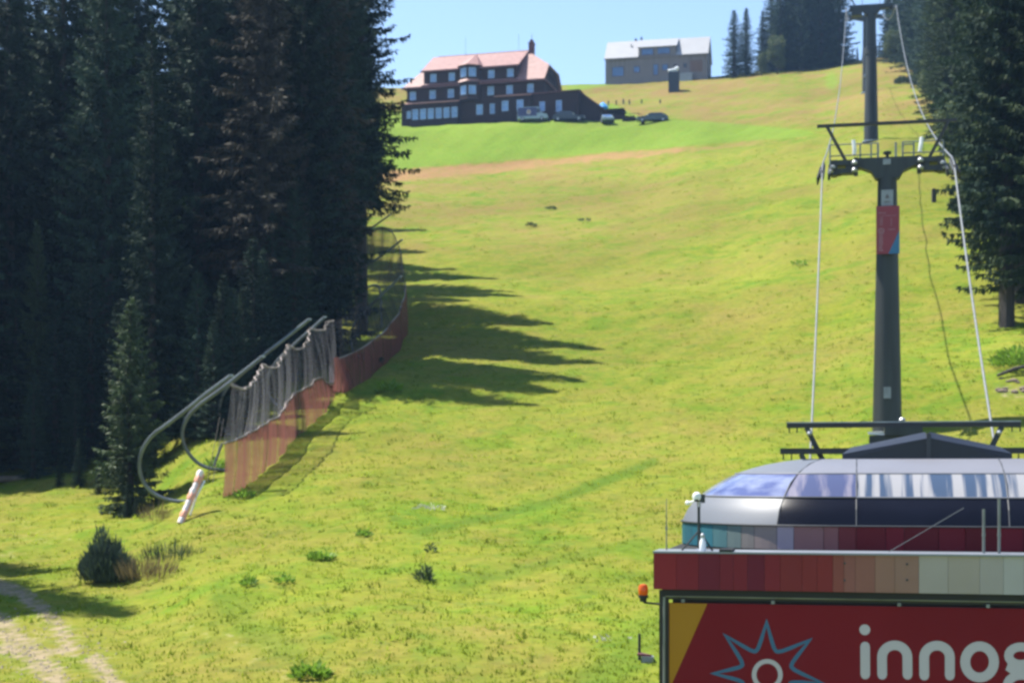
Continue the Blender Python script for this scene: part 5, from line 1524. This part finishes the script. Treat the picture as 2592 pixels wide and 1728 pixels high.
b = MB(); b.prism([(xa+.004,zt2-.004),(xb_,zt2-.004),(xa+.004, zt2-.004-(xb_-xa)/slope)], YBN-.026, YBN-.0205, 'y'); b.build('ochre_corner', M['yellow'], ban)
def ribbon(poly, w, closed=False, y=YBN-.021, th=.006):
    """flat stroke of constant width along a polyline in the banner plane"""
    b = MB()
    p = [Vector((a, c)) for a, c in poly]
    n = len(p); Lh = []; Rh = []
    for i in range(n):
        if closed: t0 = (p[i]-p[i-1]); t1 = (p[(i+1) % n]-p[i])
        else: t0 = p[i]-p[max(i-1,0)] if i else p[1]-p[0]; t1 = p[min(i+1,n-1)]-p[i] if i < n-1 else t0
        t0 = t0.normalized(); t1 = t1.normalized()
        nn = Vector((-(t0+t1).y, (t0+t1).x))
        if nn.length < 1e-6: nn = Vector((-t0.y, t0.x))
        nn.normalize(); k = max(.45, nn.dot(Vector((-t0.y, t0.x))))
        Lh.append(p[i]+nn*(w/2/k)); Rh.append(p[i]-nn*(w/2/k))
    for q in (Lh, Rh): b.v += [(a.x, y, a.y) for a in q]
    for q in (Lh, Rh): b.v += [(a.x, y-th, a.y) for a in q]
    m = n if closed else n-1
    for i in range(m):
        j = (i+1) % n
        b.f += [(2*n+i, 2*n+j, 3*n+j, 3*n+i), (i, j, 2*n+j, 2*n+i), (n+i, 3*n+i, 3*n+j, n+j)]
    if not closed:
        for e in (0, n-1):
            c = p[e]; b.prism([(c.x+w/2*math.cos(k/10*6.283)*.98, c.y+w/2*math.sin(k/10*6.283)*.98) for k in range(10)], y-th+.0006, y, 'y')
    return b
unit = abs(bp(100, 0)[0]-bp(0, 0)[0])/100
def arc(cx, cy, rx, ry, a0, a1, n=18):
    return [bp(cx+rx*math.cos(R(a)), cy-ry*math.sin(R(a))) for a in np.linspace(a0, a1, n)]
sw = 58*unit
def letter(*strokes, w=sw):
    b = MB()
    for i, s in enumerate(strokes):
        r_ = ribbon(s[0] if isinstance(s, tuple) else s, w, closed=isinstance(s, tuple), y=YBN-.021-.0004*i)
        b.add(r_.v, r_.f)
    return b.build('letter', M['letter_grey'], ban)
b = MB(); c = bp(1335, 183); b.prism([(c[0]+33*unit*math.cos(k/20*6.283), c[1]+33*unit*math.sin(k/20*6.283)) for k in range(20)], YBN-.027, YBN-.021, 'y')
s_ = ribbon([bp(1337,288), bp(1338,470)], sw); b.add(s_.v, s_.f); b.build('letter', M['letter_grey'], ban)
letter([bp(1446,472), bp(1445,360)] + arc(1526, 358, 81, 76, 180, 0) + [bp(1608,472)])
letter([bp(1715,477), bp(1714,362)] + arc(1796, 360, 82, 76, 180, 0) + [bp(1878,477)])
letter((arc(2068, 388, 92, 100, 0, 345, 26),))
letter((arc(2332, 348, 78, 56, 0, 345, 22),), [bp(2395,318), bp(2440,296)], [bp(2280,398), bp(2268,430), bp(2300,452), bp(2370,458), bp(2410,480)], (arc(2335, 535, 88, 62, 0, 345, 22),), w=sw*.9)
letter([bp(2520,300), bp(2590,480)], [bp(2670,300), bp(2570,560), bp(2530,590)])
# star-shaped sun
tips = [(708,138),(982,250),(1060,522),(980,690),(712,800),(448,705),(370,462),(446,222)]
vals = [(768,330),(856,420),(850,520),(768,610),(650,612),(566,520),(562,412),(640,330)]
poly = []
for i in range(8):
    a, v_, nx_ = tips[i], vals[i], tips[(i+1) % 8]
    A, B_, C_ = Vector(a), Vector(v_), Vector(nx_)
    poly.append(tuple(A))
    for t in (.55, .8): poly.append(tuple(A.lerp(B_, t) + (Vector((712,468))-A.lerp(B_, t))*.035))
    for t in (.25, .5, .75):
        e0 = A.lerp(B_, .88); e1 = C_.lerp(B_, .88); poly.append(tuple((1-t)**2*e0 + 2*t*(1-t)*B_ + t*t*e1))
    for t in (.8, .55): poly.append(tuple(C_.lerp(B_, t) + (Vector((712,468))-C_.lerp(B_, t))*.035))
ribbon([bp(*q) for q in poly], 25*unit, True).build('sun_outline', M['logo_blue'], ban)
ribbon(arc(712, 470, 84, 86, 0, 352, 30), 28*unit, True, y=YBN-.022).build('sun_ring', M['letter_grey'], ban)

# things standing on the flashing ledge
def on_ledge(u, yp=YF+.3): return st_local(u, 1400, yp)[0]
zl = z_t+.03
def wst(x, y, z): return ST + Vector((x*CA - y*SA, x*SA + y*CA, z))
x = on_ledge(1769)
cm = thing('camera_mast', 'dark mast with white ball camera on the left end of the station ledge', 'camera mast', wst(x, YF+.3, zl), LA)
zt_ = st_local(1765, 1262, YF+.3)[1]-zl
b = MB(); b.tube([(0,0,0),(0,0,zt_-.02)], .022, 8); b.build('mast', M['steel_green'], cm)
b = MB(); b.tube([(0,0,zt_-.12),(0,0,zt_-.04)], .035, 8); b.build('collar', M['letter_grey'], cm)
b = MB(); b.lathe([(.02,-.07),(.055,-.045),(.068,0),(.055,.045),(.02,.068)], 14, (-.03,-.02,zt_+.035)); b.build('camera_ball', M['white_paint'], cm, True)
b = MB(); b.lathe([(.03,-.02),(.035,0),(.03,.015)], 10, (-.03,-.05,zt_-.02)); b.build('lens', M['steel_black'], cm)
b = MB(); b.box(.02, .09, 0, .05, zt_-.06, zt_+.07); b.build('housing', M['seam'], cm)
b = MB(); b.tube([(-.07,0,zt_-.03),(-.16,0,zt_-.06)], .02, 6); b.lathe([(.03,-.035),(.04,0),(.02,.03)], 8, (-.17,0,zt_-.055)); b.build('side_camera', M['white_paint'], cm, True)
for sx in (-.26, .21):
    b = MB(); b.tube([(sx,0,0),(0,0,.30)], .016, 6); b.build('strut', M['steel_green'], cm)
b = MB(); b.box(-.03,.03,-.03,.03,0,.03); b.build('foot', M['white_paint'], cm)
x = on_ledge(1780)
lc = thing('lantern', 'white cylindrical lantern right beside the camera mast on the ledge', 'lantern', wst(x, YF+.22, zl), LA)
b = MB(); b.lathe([(.045,0),(.05,.02),(.048,.14),(.03,.17),(.028,.20)], 12); b.build('body', M['white_paint'], lc, True)
b = MB(); b.lathe([(.032,.20),(.035,.24),(.015,.27)], 10); b.build('cap', M['galv'], lc, True)
x0_, x1_ = on_ledge(1822, YF+.1), on_ledge(1855, YF+.1)
b = MB(); b.box(x0_, x1_, YF-.034, YF+.5, zl+.002, zl+.035); o = b.build('support_foot', M['under']); o.location = ST; o.rotation_euler.z = LA
tag(o, 'dark support foot on the grey ledge right of the camera mast', 'support')
for u, v0, lab in ((2490, 1288, 'thin grey pipe on the ledge, left of a pair before the dark hood'), (2529, 1262, 'thin grey pipe on the ledge, right of a pair before the dark hood')):
    x, z = st_local(u, v0, YF+.35); b = MB(); b.tube([(0,0,0),(0,0,z-zl)], .022, 8); b.lathe([(.028,.25),(.028,.29)], 8)
    o = b.build('vent_pipe', M['frame_tube']); o.location = wst(x, YF+.35, zl); tag(o, lab, 'pipe')
xa, za = st_local(2250, 1398, YF+.5); xb_, zb_ = st_local(2440, 1285, YF+1.4)
b = MB(); b.tube([(xa,YF+.5,zl),(xb_,YF+1.45,zb_)], .006, 6); o = b.build('stay_cable', M['frame_tube']); o.location = ST; o.rotation_euler.z = LA
tag(o, 'thin stay cable slanting from the ledge up to the dark hood', 'cable')
# antenna rod left of the mast
x, z = st_local(1687, 1262, YF+.4); b = MB(); b.tube([(0,0,0),(0,0,z-zl)], [.011,.006], 6); b.lathe([(.016,.30),(.016,.36)], 8)
o = b.build('antenna_rod', M['frame_tube']); o.location = wst(x, YF+.4, zl); tag(o, 'very thin antenna rod at the left corner of the station roof', 'antenna')
# beacon
xb0, zb0 = st_local(1628, 1505, YF+.1)
bc = thing('warning_beacon', 'orange warning beacon on a bracket at the left side of the banner frame', 'beacon', wst(xb0, YF+.1, zb0), LA)
b = MB(); b.lathe([(.065,.0),(.073,.03),(.073,.12),(.055,.158),(.02,.168)], 16); b.build('lens', M['beacon'], bc, True)
b = MB(); b.lathe([(.05,-.10),(.055,-.05),(.075,-.04),(.075,.0)], 14); b.build('socket', M['steel_black'], bc)
b = MB(); b.tube([(0,0,-.09),(.02,0,-.115),(xl-xb0+.02,0,-.135)], .018, 6); b.build('bracket', M['steel_black'], bc)
# little bollard with plate in the grass left of the station
g = on_ground(1626, 1672, 25, 60)
bo = thing('bollard', 'small dark bollard with reddish plate in the grass left of the banner', 'bollard', (g.x, g.y, ground(g.x, g.y)))
dz = .16
b = MB(); b.tube([(-.06,.05,-.2),(-.06,.05,dz+.42)], .03, 8); b.build('post', M['wood_post'], bo)
b = MB(); b.slab([(-.12,-.12,dz+.0),(.18,-.12,dz-.02),(.22,.12,dz-.05),(-.08,.12,dz+.02)], .04); b.build('plate', mat('faded_red_plate', (.17,.06,.07), .6, .2, 4), bo)
b = MB(); b.box(-.02,.24,-.15,.1,-.2,dz-.06); b.build('box', M['plate_grey'], bo)

# ------------------------------------------------------------------ haze
if True:
    hz_m = bpy.data.materials.new("summer_haze"); hz_m.use_nodes = True
    nt = hz_m.node_tree; nt.nodes.clear()
    o_ = nt.nodes.new("ShaderNodeOutputMaterial"); v_ = nt.nodes.new("ShaderNodeVolumePrincipled")
    v_.inputs['Color'].default_value = (.38, .62, 1.0, 1); v_.inputs['Density'].default_value = .00020
    v_.inputs['Anisotropy'].default_value = .3
    nt.links.new(v_.outputs[0], o_.inputs['Volume'])
    zs_lo = float(Zf.min()) - 1.0
    b = MB(); b.box(-1200, 1200, -1200, 1200, zs_lo, 112.0)
    hz_o = b.build('haze', hz_m); tag(hz_o, 'thin blue summer haze in the air', kind='stuff')
